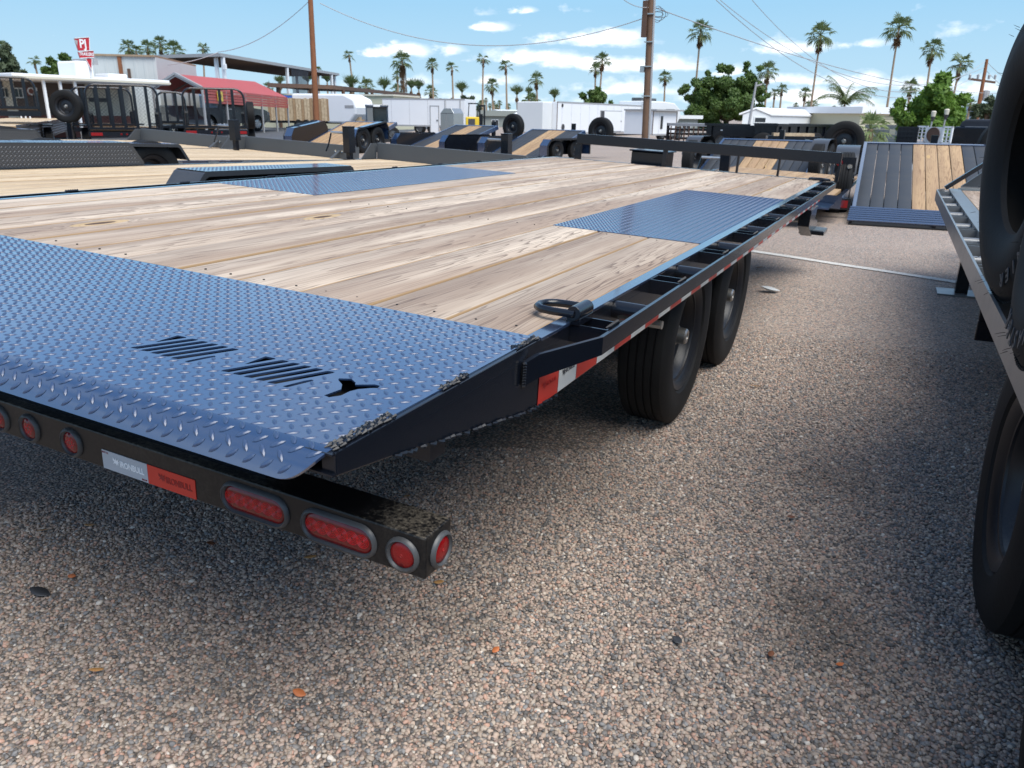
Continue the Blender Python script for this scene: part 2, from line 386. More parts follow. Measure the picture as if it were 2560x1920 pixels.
MT['poleb'] = simple('rusty_brown_pole', (.22, .085, .035), .8, 0, .35, 3, bump=.01, bs=9)
MT['poled'] = simple('dark_wood_pole', (.13, .075, .045), .85, 0, .35, 3, bump=.01, bs=9)
MT['conduit'] = simple('grey_conduit', (.36, .36, .36), .5, .2, .1)
MT['asphalt'] = simple('asphalt', (.075, .08, .088), .85, 0, .25, .6, coord='Object', bump=.01, bs=40)
MT['glass'] = simple('dark_glass', (.02, .025, .03), .08, 0, .1)
MT['car'] = simple('grey_green_car_paint', (.055, .070, .070), .22, .4, .08, 1, coat=1)
MT['alloy'] = simple('alloy_wheel', (.55, .55, .55), .25, .9, .1)
MT['brick'] = simple('dark_red_wall', (.22, .075, .055), .8, 0, .2, 2)
MT['wallbrown'] = simple('brown_wall', (.13, .095, .08), .8, 0, .15, 1)
MT['greywall'] = simple('grey_wall', (.22, .24, .22), .8, 0, .12, .5)
MT['beige'] = simple('beige_wall', (.56, .53, .38), .7, 0, .06, .4)
MT['signred'] = simple('red_sign', (.45, .02, .03), .4, 0, .05)
MT['bluetarp'] = simple('blue_tarp', (.03, .12, .42), .5, 0, .15)
MT['netting'] = simple('dark_netting', (.03, .035, .045), .8, 0, .2)
def mk_ribbed(name, col, freq, axis=0, var=.1, rough=.5, depth=.02, metal=0):
    g = NG(name); v = g.coord('Object'); sp_ = g.t.nodes.new('ShaderNodeSeparateXYZ'); g.l(v, sp_.inputs[0])
    s_ = g.math('FRACT', g.math('MULTIPLY', sp_.outputs[axis], freq)); r = g.ramp(s_, [(0, 0.), (.08, 1.), (.3, 1.), (.38, 0.)])
    n = g.noise(v, .8, 5, .6)
    g.set(Base_Color=g.mix(n, tuple(c * (1 - var) for c in col), tuple(min(1, c * (1 + var)) for c in col)), Roughness=rough, Metallic=metal)
    g.bump(r, .6, depth); return g.m
MT['shed'] = mk_ribbed('corrugated_white_metal', (.52, .55, .53), 2.2, 0, .1)
MT['redroof'] = mk_ribbed('red_metal_roof', (.42, .060, .045), 2.4, 1, .10, .5)
MT['shaderoof'] = mk_ribbed('dark_roof_underside', (.055, .05, .05), 2, 1, .2, .7)
def mk_leaf(name, a, b, rough=.55):
    g = NG(name); inf = g.t.nodes.new('ShaderNodeObjectInfo'); v = g.coord('Object')
    n = g.noise(v, 3.5, 3); n2 = g.noise(v, .7, 3)
    c = g.mix(g.math('ADD', g.math('MULTIPLY', n, .6), g.math('MULTIPLY', n2, .5)), a, b)
    g.set(Base_Color=c, Roughness=rough, IOR=1.4)
    g.b.inputs['Subsurface Weight'].default_value = 0
    tr = g.t.nodes.new('ShaderNodeBsdfTranslucent'); g.l(c, tr.inputs[0]); ms = g.t.nodes.new('ShaderNodeMixShader'); ms.inputs[0].default_value = .35
    o = [q for q in g.t.nodes if q.type == 'OUTPUT_MATERIAL'][0]; g.l(g.b.outputs[0], ms.inputs[1]); g.l(tr.outputs[0], ms.inputs[2]); g.l(ms.outputs[0], o.inputs[0])
    return g.m
MT['palmleaf'] = mk_leaf('palm_leaf', (.07, .11, .035), (.15, .19, .075))
MT['palmdead'] = mk_leaf('dead_palm_leaf', (.10, .055, .030), (.21, .13, .07), .9)
MT['trunk'] = simple('palm_trunk', (.30, .22, .145), .9, 0, .25, 5, bump=.02, bs=12)
MT['leafa'] = mk_leaf('broad_leaf', (.05, .095, .02), (.12, .19, .045))
MT['leafb'] = mk_leaf('bright_leaf', (.08, .16, .022), (.18, .30, .05))
MT['leafc'] = mk_leaf('dusty_leaf', (.06, .085, .045), (.12, .15, .08))
MT['bark'] = simple('bark', (.13, .09, .06), .9, 0, .3, 4)

# ------------------------------------------------------------------ ground
g_ = MB(); R_ = 3000
rings = [0, 6, 15, 40, 120, 400, 1200, R_]
for i in range(len(rings) - 1):
    for k in range(24):
        a0, a1 = 2 * PI * k / 24, 2 * PI * (k + 1) / 24; r0, r1 = rings[i], rings[i + 1]
        p = [(r0 * math.cos(a0), r0 * math.sin(a0), 0), (r1 * math.cos(a0), r1 * math.sin(a0), 0), (r1 * math.cos(a1), r1 * math.sin(a1), 0), (r0 * math.cos(a1), r0 * math.sin(a1), 0)]
        g_.quad(*(p if i else [p[1], p[2], (0, 0, 0)]))
ground = g_.obj('ground', MT['gravel']); tag(ground, kind='structure')
bm = bmesh.new(); bm.from_mesh(ground.data); bmesh.ops.remove_doubles(bm, verts=bm.verts, dist=.001); bmesh.ops.recalc_face_normals(bm, faces=bm.faces)
if sum(f.normal.z for f in bm.faces) < 0: bmesh.ops.reverse_faces(bm, faces=bm.faces)
bm.to_mesh(ground.data); bm.free()
# asphalt lot beyond the gravel on the left
a_ = [W(300, 372, z=0), W(905, 345, z=0), W(1150, 312, z=0), W(1100, 298, z=0), W(500, 291, z=0), W(0, 289, z=0), W(-60, 330, z=0)]
lot = MB().quad(*[(p.x, p.y, .004) for p in a_]).obj('parking_lot', MT['asphalt']); tag(lot, kind='structure')
# painted line on the gravel
g = NG('worn_line_paint'); v = g.coord('Object'); 
thr = g.math('GREATER_THAN', g.noise(v, 95, 4, .7), .40)
g.set(Base_Color=(.62, .60, .55), Roughness=.8, Alpha=thr); g.bump(g.vor(v, 118).outputs['Distance'], .8, .006); MT['linepaint'] = g.m
A, B = W(1885, 629.5, z=0), W(2440, 714, z=0); dirv = (B - A).normalized(); pr = Vector((-dirv.y, dirv.x, 0)) * .05
A = A - dirv * 1.2; B = B + dirv * 3
m = MB(); Nn = 40; top = []; bot = []
for i in range(Nn + 1):
    p = A.lerp(B, i / Nn); k = random.uniform(.85, 1.15); top.append(p + pr * k); bot.append(p - pr * random.uniform(.85, 1.15))
for i in range(Nn): m.quad(*[(q.x, q.y, .006) for q in (bot[i], bot[i + 1], top[i + 1], top[i])])
tag(m.obj('painted_line', MT['linepaint']), kind='structure')

# loose stones near the camera
pebs = []
for i in range(5):
    bm = bmesh.new(); bmesh.ops.create_icosphere(bm, subdivisions=2 if i < 3 else 1, radius=1)
    sc_ = Vector((random.uniform(.9, 1.25), random.uniform(.7, .95), random.uniform(.5, .75)))
    for v_ in bm.verts:
        k = 1 + random.uniform(-.13, .13); v_.co = Vector((v_.co.x * sc_.x, v_.co.y * sc_.y, v_.co.z * sc_.z)) * k
    for _ in range(3):       # flat chipped sides
        nrm = Vector((random.gauss(0, 1), random.gauss(0, 1), random.gauss(0, 1))).normalized(); h_ = random.uniform(.55, .75)
        for v_ in bm.verts:
            e = v_.co.dot(nrm) - h_
            if e > 0: v_.co -= nrm * e * .9
    me = bpy.data.meshes.new('gravel_stone'); bm.to_mesh(me); bm.free(); me.materials.append(MT['pebble'])
    for p in me.polygons: p.use_smooth = i % 2 == 0
    pebs.append(me)
pcol = bpy.data.collections.new('gravel_stones')
for i, me in enumerate(pebs):
    o = bpy.data.objects.new('gravel_stone', me); pcol.objects.link(o)
fwd = RC @ Vector((0, 0, -1)); fyaw = math.atan2(fwd.x, fwd.y)
step = .0079; Rm = 4.6
xs = np.arange(-Rm, Rm, step); gx, gy = np.meshgrid(xs, np.arange(-.3, Rm, step)); gx = gx.ravel() + rng.uniform(-.6, .6, gx.size) * step; gy = gy.ravel() + rng.uniform(-.6, .6, gy.size) * step
rr = np.hypot(gx, gy); aa = (np.arctan2(gx, gy) - fyaw + PI) % (2 * PI) - PI
keep = (rr > .75) & (np.abs(aa) < math.radians(43)) & (rr < Rm) & (rng.uniform(0, 1, rr.size) < np.clip((Rm - rr) / .9, 0, 1))
hidden_ = (gx < -.85 - .0 * gy) & (gy > 1.15) & (gx > -3.2)          # under the deck, out of every view
keep &= ~(hidden_ & (rr > 2.6))
px_, py_ = gx[keep], gy[keep]; n_ = len(px_)
pm = bpy.data.meshes.new('loose_gravel'); pm.vertices.add(n_)
lump = .004 * np.sin(px_ * 9 + 1.3 * np.sin(py_ * 6)) * np.sin(py_ * 8.3)
co = np.stack([px_, py_, rng.uniform(-.0015, .003, n_)], 1).astype(np.float32); pm.vertices.foreach_set('co', co.ravel())
def addattr(nm, ty, arr):
    a = pm.attributes.new(nm, ty, 'POINT'); a.data.foreach_set('vector' if ty == 'FLOAT_VECTOR' else 'value', arr.astype(np.float32).ravel())
addattr('rot', 'FLOAT_VECTOR', np.stack([rng.uniform(-.5, .5, n_), rng.uniform(-.5, .5, n_), rng.uniform(0, 6.28, n_)], 1))
sc = .0049 * np.exp(rng.normal(0, .23, n_)); addattr('scl', 'FLOAT', np.clip(sc, .0025, .0085))
addattr('cid', 'FLOAT', rng.uniform(0, 1, n_))
# oil drips darken patches of stones
stain = np.ones(n_)
for (sx, sy, sr, k) in [(W(2010, 1500, z=0).x, W(2010, 1500, z=0).y, .10, .45), (W(2060, 1600, z=0).x, W(2060, 1600, z=0).y, .13, .5), (W(2080, 1200, z=0).x, W(2080, 1200, z=0).y, .16, .3), (W(1180, 1560, z=0).x, W(1180, 1560, z=0).y, .1, .25), (W(560, 1700, z=0).x, W(560, 1700, z=0).y, .1, .2), (W(1500, 1230, z=0).x, W(1500, 1230, z=0).y, .2, .2)]:
    d = np.hypot(px_ - sx, py_ - sy) / sr; stain *= 1 - k * np.exp(-d * d)
brt = rng.uniform(.80, 1.12, n_) * stain
a = pm.attributes.new('brt', 'FLOAT_VECTOR', 'POINT'); a.data.foreach_set('vector', np.stack([brt, brt, brt], 1).astype(np.float32).ravel())
po = bpy.data.objects.new('loose_gravel', pm); COL.objects.link(po); tag(po, 'small mixed grey, pink and white stones covering the ground between the trailers', 'gravel', kind='stuff')
ng = bpy.data.node_groups.new('scatter_stones', 'GeometryNodeTree')
ng.interface.new_socket('Geometry', in_out='INPUT', socket_type='NodeSocketGeometry'); ng.interface.new_socket('Geometry', in_out='OUTPUT', socket_type='NodeSocketGeometry')
gi = ng.nodes.new('NodeGroupInput'); go = ng.nodes.new('NodeGroupOutput'); ip = ng.nodes.new('GeometryNodeInstanceOnPoints'); ci = ng.nodes.new('GeometryNodeCollectionInfo')
ci.inputs['Collection'].default_value = pcol; ci.inputs['Separate Children'].default_value = True; ci.inputs['Reset Children'].default_value = True
def na(nm, ty):
    n = ng.nodes.new('GeometryNodeInputNamedAttribute'); n.data_type = ty; n.inputs[0].default_value = nm; return n.outputs[0]
ip.inputs['Pick Instance'].default_value = True
ng.links.new(gi.outputs[0], ip.inputs['Points']); ng.links.new(ci.outputs[0], ip.inputs['Instance']); ng.links.new(na('rot', 'FLOAT_VECTOR'), ip.inputs['Rotation']); ng.links.new(na('scl', 'FLOAT'), ip.inputs['Scale'])
ng.links.new(ip.outputs[0], go.inputs[0])
md = po.modifiers.new('scatter', 'NODES'); md.node_group = ng

# distant hills, low on the right horizon
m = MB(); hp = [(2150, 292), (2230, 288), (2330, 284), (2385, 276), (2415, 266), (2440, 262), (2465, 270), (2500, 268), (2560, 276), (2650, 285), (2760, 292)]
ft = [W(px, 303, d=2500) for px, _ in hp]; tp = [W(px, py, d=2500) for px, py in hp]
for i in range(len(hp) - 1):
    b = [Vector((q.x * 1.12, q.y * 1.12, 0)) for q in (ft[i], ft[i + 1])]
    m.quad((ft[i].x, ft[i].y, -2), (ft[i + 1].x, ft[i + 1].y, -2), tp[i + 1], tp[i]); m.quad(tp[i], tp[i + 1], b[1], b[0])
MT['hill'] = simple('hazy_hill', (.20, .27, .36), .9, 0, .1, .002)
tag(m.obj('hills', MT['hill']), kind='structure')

# ------------------------------------------------------------------ shared wheel meshes
def tyre_mesh(R, wd, rim, name='tyre', ribs=4, n=48):
    h = wd / 2; p = [(-h * .72, rim), (-h * .92, rim + (R - rim) * .12), (-h, rim + (R - rim) * .45), (-h * .96, rim + (R - rim) * .75), (-h * .86, R - .012), (-h * .78, R - .002)]
    tread = []
    tw = h * 1.5; x = -tw / 2
    for i in range(ribs + 1):
        rw = tw / (ribs + 1)
        x0 = -tw / 2 + i * rw
        tread += [(x0 + .004, R), (x0 + rw - .004, R)]
        if i < ribs: tread += [(x0 + rw - .0015, R - .006), (x0 + rw + .0015, R - .006)]
    q = [(-a, b) for a, b in reversed(p)]
    prof = p + tread + q
    # raised lines on the side
    m = MB().lathe(prof, 'x', n=n); return m.mesh(name, MT['rubber'], 35)
def rim_mesh(R, wd, name='rim', outer=+1, mat='rim', n=40):
    h = wd / 2 * outer
    prof = [(-h, R * .99), (-h * .9, R * .93), (h * .2, R * .84), (h * .35, R * .80), (h * .78, R * .84), (h * .86, R * .93), (h * 1.0, R * 1.03), (h * 1.03, R * 1.03), (h * .98, R * .97), (h * .84, R * .88), (h * .60, R * .80), (h * .25, R * .76), (h * .12, R * .66), (h * .25, R * .50), (h * .30, R * .30), (h * .22, R * .26), (h * .22, 0.001)]
    m = MB().lathe(prof, 'x', n=n)
    return m.mesh(name, MT[mat], 35)
def hub_mesh(r=.052, L=.07, side=1, nuts=8, rb=.085):
    m = MB(); m.lathe([(0, r * 1.25), (L * .35 * side, r * 1.2), (L * .4 * side, r), (L * .9 * side, r * .96), (L * side, r * .8), (L * side, r * .45), (L * .93 * side, r * .42), (L * .93 * side, .001)], 'x', n=20)
    for k in range(nuts):
        a = 2 * PI * k / nuts; m.lathe([(0, .013), (.03 * side, .013), (.034 * side, .008), (.034 * side, .0005)], 'x', c=(0, rb * math.cos(a), rb * math.sin(a)), n=6)
    return m.mesh('hub', MT['hub'], 30)
TY = tyre_mesh(.345, .195, .205); 
RM = {1: rim_mesh(.205, .16, outer=1), -1: rim_mesh(.205, .16, outer=-1)}
HB = {1: hub_mesh(.032, .060, 1, 0), -1: hub_mesh(.032, .060, -1, 0)}
MT['nut'] = MT['rim']
def wheel(parent, x, y, z, side, R=.345, tm=None):
    k = R / .345
    w_ = thing_part('wheel', parent, (x, y, z)); w_.scale = (k, k, k)
    share('tyre', tm or TY, w_); share('rim', RM[side], w_); share('hub', HB[side], w_, (.02 * side, 0, 0))
    return w_
def thing_part(name, parent, loc=(0, 0, 0), rot=(0, 0, 0)):
    o = bpy.data.objects.new(name, None); COL.objects.link(o); o.parent = parent; o.location = loc; o.rotation_euler = rot; o.empty_display_size = .1; return o

# lugs of a tread plate: two crossing directions in a checkerboard, on any frame (origin, u, v, n)
def lugs(m, o, u, v, n, lu, lv, p=.0150, L=.0112, Wd=.0038, H=.0017, hole=None, rot=0):
    o, u, v, n = Vector(o), Vector(u).normalized(), Vector(v).normalized(), Vector(n).normalized()
    ca, sa = math.cos(PI / 4 + rot), math.sin(PI / 4 + rot); s_ = .58
    ring = [(1, 0), (.62, .72), (0, 1), (-.62, .72), (-1, 0), (-.62, -.72), (0, -1), (.62, -.72)]
    nu, nv = int(lu / p), int(lv / p); V = m.v; F = m.f
    for i in range(nu):
        for j in range(nv):
            if (i + j) % 2: continue
            a = (i + .5) * p; b = (j + .5) * p
            if hole and hole(a, b): continue
            if i % 2: d = u * ca + v * sa; e = u * -sa + v * ca
            else: d = u * -sa + v * ca; e = u * -ca - v * sa
            c = o + u * a + v * b; base = len(V)
            for (q, r) in ring: V.append(tuple(c + d * (q * L) + e * (r * Wd)))
            ch = c + n * H
            for (q, r) in ring[::2]: V.append(tuple(ch + d * (q * L * s_) + e * (r * Wd * s_)))
            B = base
            F.append((B + 8, B + 9, B + 10, B + 11))
            for k in range(4):
                k2 = (k + 1) % 4
                F.append((B + 2 * k, B + 2 * k + 1, B + 8 + k)); F.append((B + 2 * k + 1, B + (2 * k + 2) % 8, B + 8 + k2)); F.append((B + 2 * k + 1, B + 8 + k2, B + 8 + k))
    return m
def text(body, size, mat, parent, mw, name='lettering', ext=.0003, sx=1, font=None, bold=0, align='CENTER'):
    c = bpy.data.curves.new(name, 'FONT'); c.body = body; c.size = size; c.extrude = ext; c.align_x = align; c.align_y = 'CENTER'; c.offset = bold; c.resolution_u = 3
    o = bpy.data.objects.new(name, c); me = bpy.data.meshes.new_from_object(o); bpy.data.objects.remove(o)
    me.materials.clear(); me.materials.append(mat)
    for v_ in me.vertices: v_.co.x *= sx
    o = bpy.data.objects.new(name, me); COL.objects.link(o); o.parent = parent; o.matrix_local = mw; return o
def bullhead(m, o, u, v, n, s):
    pts = [(-.9, .9), (-.55, .35), (-.25, .45), (-.1, .95), (.05, .5), (.3, .45), (.75, .95), (.55, .25), (.95, .1), (.5, -.05), (.75, -.6), (.3, -.3), (.1, -.8), (-.1, -.35), (-.5, -.3), (-.95, -.55), (-.55, .0), (-.95, .25)]
    o, u, v, n = map(Vector, (o, u, v, n)); m.add([o + u * a * s + v * b * s + n * .0004 for a, b in pts] + [o], [(i, (i + 1) % len(pts), len(pts)) for i in range(len(pts))]); return m

# ------------------------------------------------------------------ the near flatbed trailer
MT4 = Matrix.Translation(EYE) @ TW.transposed().to_4x4() @ Matrix.Translation((0, 0, -HD))     # deck frame -> world
BP = Vector((-1.787, 3.4, -.73))
fb = thing('flatbed_trailer', 'large black flatbed trailer with weathered pine deck and tread plates, nearest the camera', 'trailer', mat=MT4 @ Matrix.Translation(BP))
OF = -BP
def T(m, name, mat, parent=None, smooth=False, bev=0, kind=None, label=None):
    return m.obj(name, mat, parent or fb, OF if parent is None else None, smooth, bev, kind, label)
XR, XL = -.587, -2.986; WR, WL = -.618, -2.955; Y0, Y1, YF = .72, 1.37, 6.92
# planks
def plank_mesh(L, wd=.1935, th=.04, name='plank'):
    b = .0055; m = MB(); h = wd / 2; n = 10
    prof = [(-h, -th), (h, -th), (h, -b), (h - b * .35, -b * .3), (h - b, 0), (-h + b, 0), (-h + b * .35, -b * .3), (-h, -b)]
    base = 0
    for i in range(n + 1):
        y = L * i / n; 
        for (x, z) in prof: m.v.append((x, y, z))
    for i in range(n):
        for k in range(8):
            k2 = (k + 1) % 8; m.f.append((i * 8 + k, i * 8 + k2, (i + 1) * 8 + k2, (i + 1) * 8 + k))
    m.f.append(tuple(range(8))); m.f.append(tuple(range(n * 8, n * 8 + 8)))
    return m.mesh(name, MT['wood'], 50)
PB = (WR - WL) / 12
def var_plank(L, **k): 
    me = plank_mesh(L, PB - .0045, **k); return me
long_ = var_plank(YF - Y1 - .004); rear_ = var_plank(2.83 - Y1); front_ = var_plank(YF - 4.905)
for i in range(12):
    x = WR - PB * (i + .5); dz = random.uniform(-.0022, .0012)
    if 3 <= i <= 8: segs = [(long_, Y1 + .002)]
    else: segs = [(rear_, Y1 + .002), (front_, 4.905)]
    for me, y in segs: share('plank', me, fb, OF + Vector((x + random.uniform(-.0012, .0012), y, dz)), (0, 0, random.uniform(-.0005, .0005)))
scr = MB()
for y in (1.42, 2.79, 4.95, 6.86):
    for i in range(12):
        if 2.83 < y < 4.9 and not 3 <= i <= 8: continue
        for q in (-.045, .045):
            cx_, cy_ = WR - PB * (i + .5) + q + random.uniform(-.012, .012), y + random.uniform(-.006, .006)
            if math.hypot(cx_ + .60, cy_ - 1.55) > .12: scr.lathe([(-.002, .0030), (.0006, .0028), (.0006, .0012), (-.0005, .0010), (-.0005, .0002)], 'z', c=(cx_, cy_, .0), n=8)
T(scr, 'screw_heads', MT['ink2'], kind='stuff')
# inset tread plates over the wheels
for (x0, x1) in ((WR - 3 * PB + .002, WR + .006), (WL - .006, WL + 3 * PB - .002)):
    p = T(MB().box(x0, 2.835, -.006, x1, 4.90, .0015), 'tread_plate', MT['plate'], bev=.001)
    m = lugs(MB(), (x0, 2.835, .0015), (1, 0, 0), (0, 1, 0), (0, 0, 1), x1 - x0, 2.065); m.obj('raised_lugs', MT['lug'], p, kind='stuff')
# rear tread plate with cut-outs, its end rolled down
slots = []
for gx0, in ((-1.137,), (-.927,)):
    for k in range(5):
        a = gx0 + .0045 + k * .0243; slots.append([(a - .0095, .872), (a + .0045, .876), (a + .0435, .967), (a + .043, .974), (a + .0295, .972), (a - .0105, .879)])
    slots.append([(gx0, .92), (gx0 + .004, .924), (gx0 + .022, .969), (gx0 + .018, .972), (gx0 - .002, .971)])
    slots.append([(gx0 + .122, .874), (gx0 + .131, .874), (gx0 + .144, .921), (gx0 + .138, .924), (gx0 + .132, .912)])
slots.append([(-.728, .879), (-.717, .877), (-.707, .893), (-.7075, .915), (-.703, .930), (-.690, .945), (-.681, .952), (-.684, .962), (-.694, .963), (-.719, .944), (-.724, .952), (-.741, .963), (-.758, .953), (-.754, .946), (-.736, .933), (-.724, .915)])
def inslot(X, Y, pad=.0075):
    for s_ in slots:
        n = len(s_); ins = False
        for i in range(n):
            x1, y1 = s_[i]; x2, y2 = s_[(i + 1) % n]
            if (y1 > Y) != (y2 > Y) and X < (x2 - x1) * (Y - y1) / (y2 - y1) + x1: ins = not ins
            L2 = (x2 - x1) ** 2 + (y2 - y1) ** 2; t = max(0, min(1, ((X - x1) * (x2 - x1) + (Y - y1) * (y2 - y1)) / L2))
            if math.hypot(X - x1 - t * (x2 - x1), Y - y1 - t * (y2 - y1)) < pad: return True
        if ins: return True
    return False
RX0, RX1 = -2.98, -.597
cu = bpy.data.curves.new('plate', 'CURVE'); cu.dimensions = '2D'; cu.fill_mode = 'BOTH'; cu.extrude = .0015
def poly(pts):
    s_ = cu.splines.new('POLY'); s_.points.add(len(pts) - 1)
    for q, (a, b) in zip(s_.points, pts): q.co = (a, b, 0, 1)
    s_.use_cyclic_u = True
YB = .738
poly([(RX0, YB), (RX1, YB), (RX1, Y1), (RX0, Y1)])
for s_ in slots: poly(s_)
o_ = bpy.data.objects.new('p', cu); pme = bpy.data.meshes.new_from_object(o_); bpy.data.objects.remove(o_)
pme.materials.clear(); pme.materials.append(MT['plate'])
for v_ in pme.vertices: v_.co.z -= .0005
plate = bpy.data.objects.new('rear_tread_plate', pme); COL.objects.link(plate); plate.parent = fb; plate.location = OF
# rolled end (profile y, z) with a rounded right corner
prof = [(YB, .001), (.729, -.0002), (.719, -.0030), (.709, -.0085), (.700, -.0165), (.6925, -.0260), (.6865, -.0362)]
m = MB(); nx = 60; xs_ = []
for i in range(nx + 1): xs_.append(RX0 + (RX1 - RX0) * i / nx)
xs_ = [x for x in xs_ if x < RX1 - .06] + [RX1 - .06 + .06 * math.sin(PI / 2 * k / 12) for k in range(13)]
def cut(x):     # how far down the roll goes near the corner
    e = max(0, (x - (RX1 - .055)) / .055); return 1 - (1 - math.sqrt(max(0, 1 - e * e))) * .97
def pp(t):
    t = t * (len(prof) - 1); i = min(int(t), len(prof) - 2); f = t - i; return (prof[i][0] * (1 - f) + prof[i + 1][0] * f, prof[i][1] * (1 - f) + prof[i + 1][1] * f)
NP = 9
for sgn in (0, 1):
    for x in xs_:
        for k in range(NP + 1):
            y, z = pp(cut(x) * k / NP); m.v.append((x, y + sgn * .005, z - sgn * .003))
M1 = len(xs_) * (NP + 1)
for i in range(len(xs_) - 1):
    for k in range(NP):
        a = i * (NP + 1) + k; b = a + NP + 1; m.f.append((a, a + 1, b + 1, b)); m.f.append((M1 + a, M1 + b, M1 + b + 1, M1 + a + 1))
    a = i * (NP + 1) + NP; b = a + NP + 1; m.f.append((a, M1 + a, M1 + b, b))
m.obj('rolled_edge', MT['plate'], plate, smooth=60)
ARC = .075; NR = int((Y1 - YB + ARC) / .0150)
m = lugs(MB(), (RX0 + .005, Y1 - .002 - NR * .0150, .001), (1, 0, 0), (0, 1, 0), (0, 0, 1), RX1 - RX0 - .006, NR * .0150 + .001, hole=lambda a, b_: inslot(RX0 + .005 + a, Y1 - .002 - NR * .0150 + b_) or (Y1 - .002 - NR * .0150 + b_ < YB and (YB - (Y1 - .002 - NR * .0150 + b_)) > (.060 if a < RX1 - RX0 - .05 else .034)))
cum = [0]
for a_, c_ in zip(prof, prof[1:]): cum.append(cum[-1] + math.hypot(c_[0] - a_[0], c_[1] - a_[1]))
for vi, (vx, vy, vz) in enumerate(m.v):
    if vy < YB:
        s_ = YB - vy; k_ = 0
        while k_ < len(prof) - 2 and cum[k_ + 1] < s_: k_ += 1
        f_ = (s_ - cum[k_]) / (cum[k_ + 1] - cum[k_]); (ya, za), (yb, zb_) = prof[k_], prof[k_ + 1]; ln = math.hypot(yb - ya, zb_ - za)
        ny, nz = (zb_ - za) / ln, -(yb - ya) / ln
        m.v[vi] = (vx, ya + (yb - ya) * f_ + ny * (vz - .0004), za + (zb_ - za) * f_ + nz * (vz - .0004))
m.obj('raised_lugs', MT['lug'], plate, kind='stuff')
T(MB().box(-2.95, .755, -.05, -.64, 1.36, -.03), 'slot_blackout', MT['ink2'])  # dark sheet added below so the slots read black
# weld beads where the plate meets the beam
MT['weld'] = mk_black('painted_weld', (.006, .008, .012), .30, 1.4, 0, 0, .0003)
for (a, b, wd) in ((.73, .872, .022), (1.0, 1.085, .016), (1.265, 1.365, .016)):
    m = MB(); n = int((b - a) / .0065)
    for i in range(n):
        for j in range(3 if wd > .02 else 2):
            y = a + (i + random.random() * .6) * .0065; x = RX1 + .003 - j * .0065 + random.uniform(-.002, .002)
            m.tube([(x, y, .0008), (x + random.uniform(-.004, .004), y + .007, .0015 + random.random() * .002), (x, y + .012, .0008)], [.001, .0030, .001], 5)
    T(m, 'weld_bead', MT['weld'], smooth=True)
# side beams: deep channel, tapering up at the tail
def beam(x0, x1):
    pl = [(.728, -.001), (1.40, -.001), (YF + .03, -.001), (YF + .03, -.150), (1.47, -.150), (1.31, -.139), (.875, -.059), (.728, -.035)]
    return MB().prism(pl, x0, x1, 'x')
bmR = T(beam(-.611, XR), 'side_beam', MT['black'], bev=.002)
T(MB().box(-.6135, .90, -.028, -.5866, 6.9, -.0262), 'seam', MT['black'])
m = MB(); m.box(-.618, 1.37, -.006, XR + .0015, YF + .03, .0012); T(m, 'deck_edge_strip', MT['steel'], bev=.001)
m = MB(); m.box(-2.986, 1.37, -.006, WL - .001, YF + .03, .0012); T(m, 'deck_edge_strip', MT['steel'], bev=.001)
T(beam(XL, XL + .024), 'side_beam', MT['black'], bev=.002)
# open tube end at the tail
m = MB()
for (a, b, c, d) in ((-.632, -.0015, -.588, -.0045), (-.632, -.031, -.588, -.034), (-.632, -.0045, -.629, -.031)): m.box(a, .722, d, c, .90, b)
T(m, 'tail_tube', MT['black'])
# ragged weld along the lower edge of the beam
m = MB(); y = .86
while y < 1.46:
    z = -.059 - (y - .875) * .184 if y < 1.31 else -.139 - (y - 1.31) * .07
    m.tube([(XR + .001, y, z), (XR + .004, y + .008, z - .002 + random.uniform(-.002, .003)), (XR + .001, y + .018, z - .003)], [.002, .004, .002], 5); y += random.uniform(.008, .03)
T(m, 'weld_bead', MT['weld'], smooth=True)
# rub rail
def rub(xb, xo, s):
    m = MB(); pts = [(xb, 1.287), (xb + s * .0075, 1.33), (xo, 1.47), (xo, YF - .1), (xo - s * .045, YF + .04)]
    t = .0085 * s
    for i in range(len(pts) - 1):
        (x0, y0), (x1, y1) = pts[i], pts[i + 1]; z0, z1 = (-.027 if i == 0 else -.020 if i == 1 else -.004), (-.020 if i == 0 else -.004)
        zb0, zb1 = (-.0735 if i == 0 else -.069 if i == 1 else -.043), (-.069 if i == 0 else -.043)
        vs = [(x0 - t, y0, zb0), (x0, y0, zb0), (x0, y0, z0), (x0 - t, y0, z0), (x1 - t, y1, zb1), (x1, y1, zb1), (x1, y1, z1), (x1 - t, y1, z1)]
        m.add(vs, [(3, 2, 1, 0), (4, 5, 6, 7), (0, 1, 5, 4), (1, 2, 6, 5), (2, 3, 7, 6), (3, 0, 4, 7)])
    return m
XO = -.492
T(rub(XR + .009, XO, 1), 'rub_rail', MT['black']); T(rub(XL - .009, -3.081, -1), 'rub_rail', MT['black'])
m = MB()
for k in range(9): m.tube([(XR + .006, 1.284, -.028 - k * .0055), (XR + .009, 1.281, -.031 - k * .0055)], [.0042, .0042], 6)
T(m, 'weld_bead', MT['weld'], smooth=True)
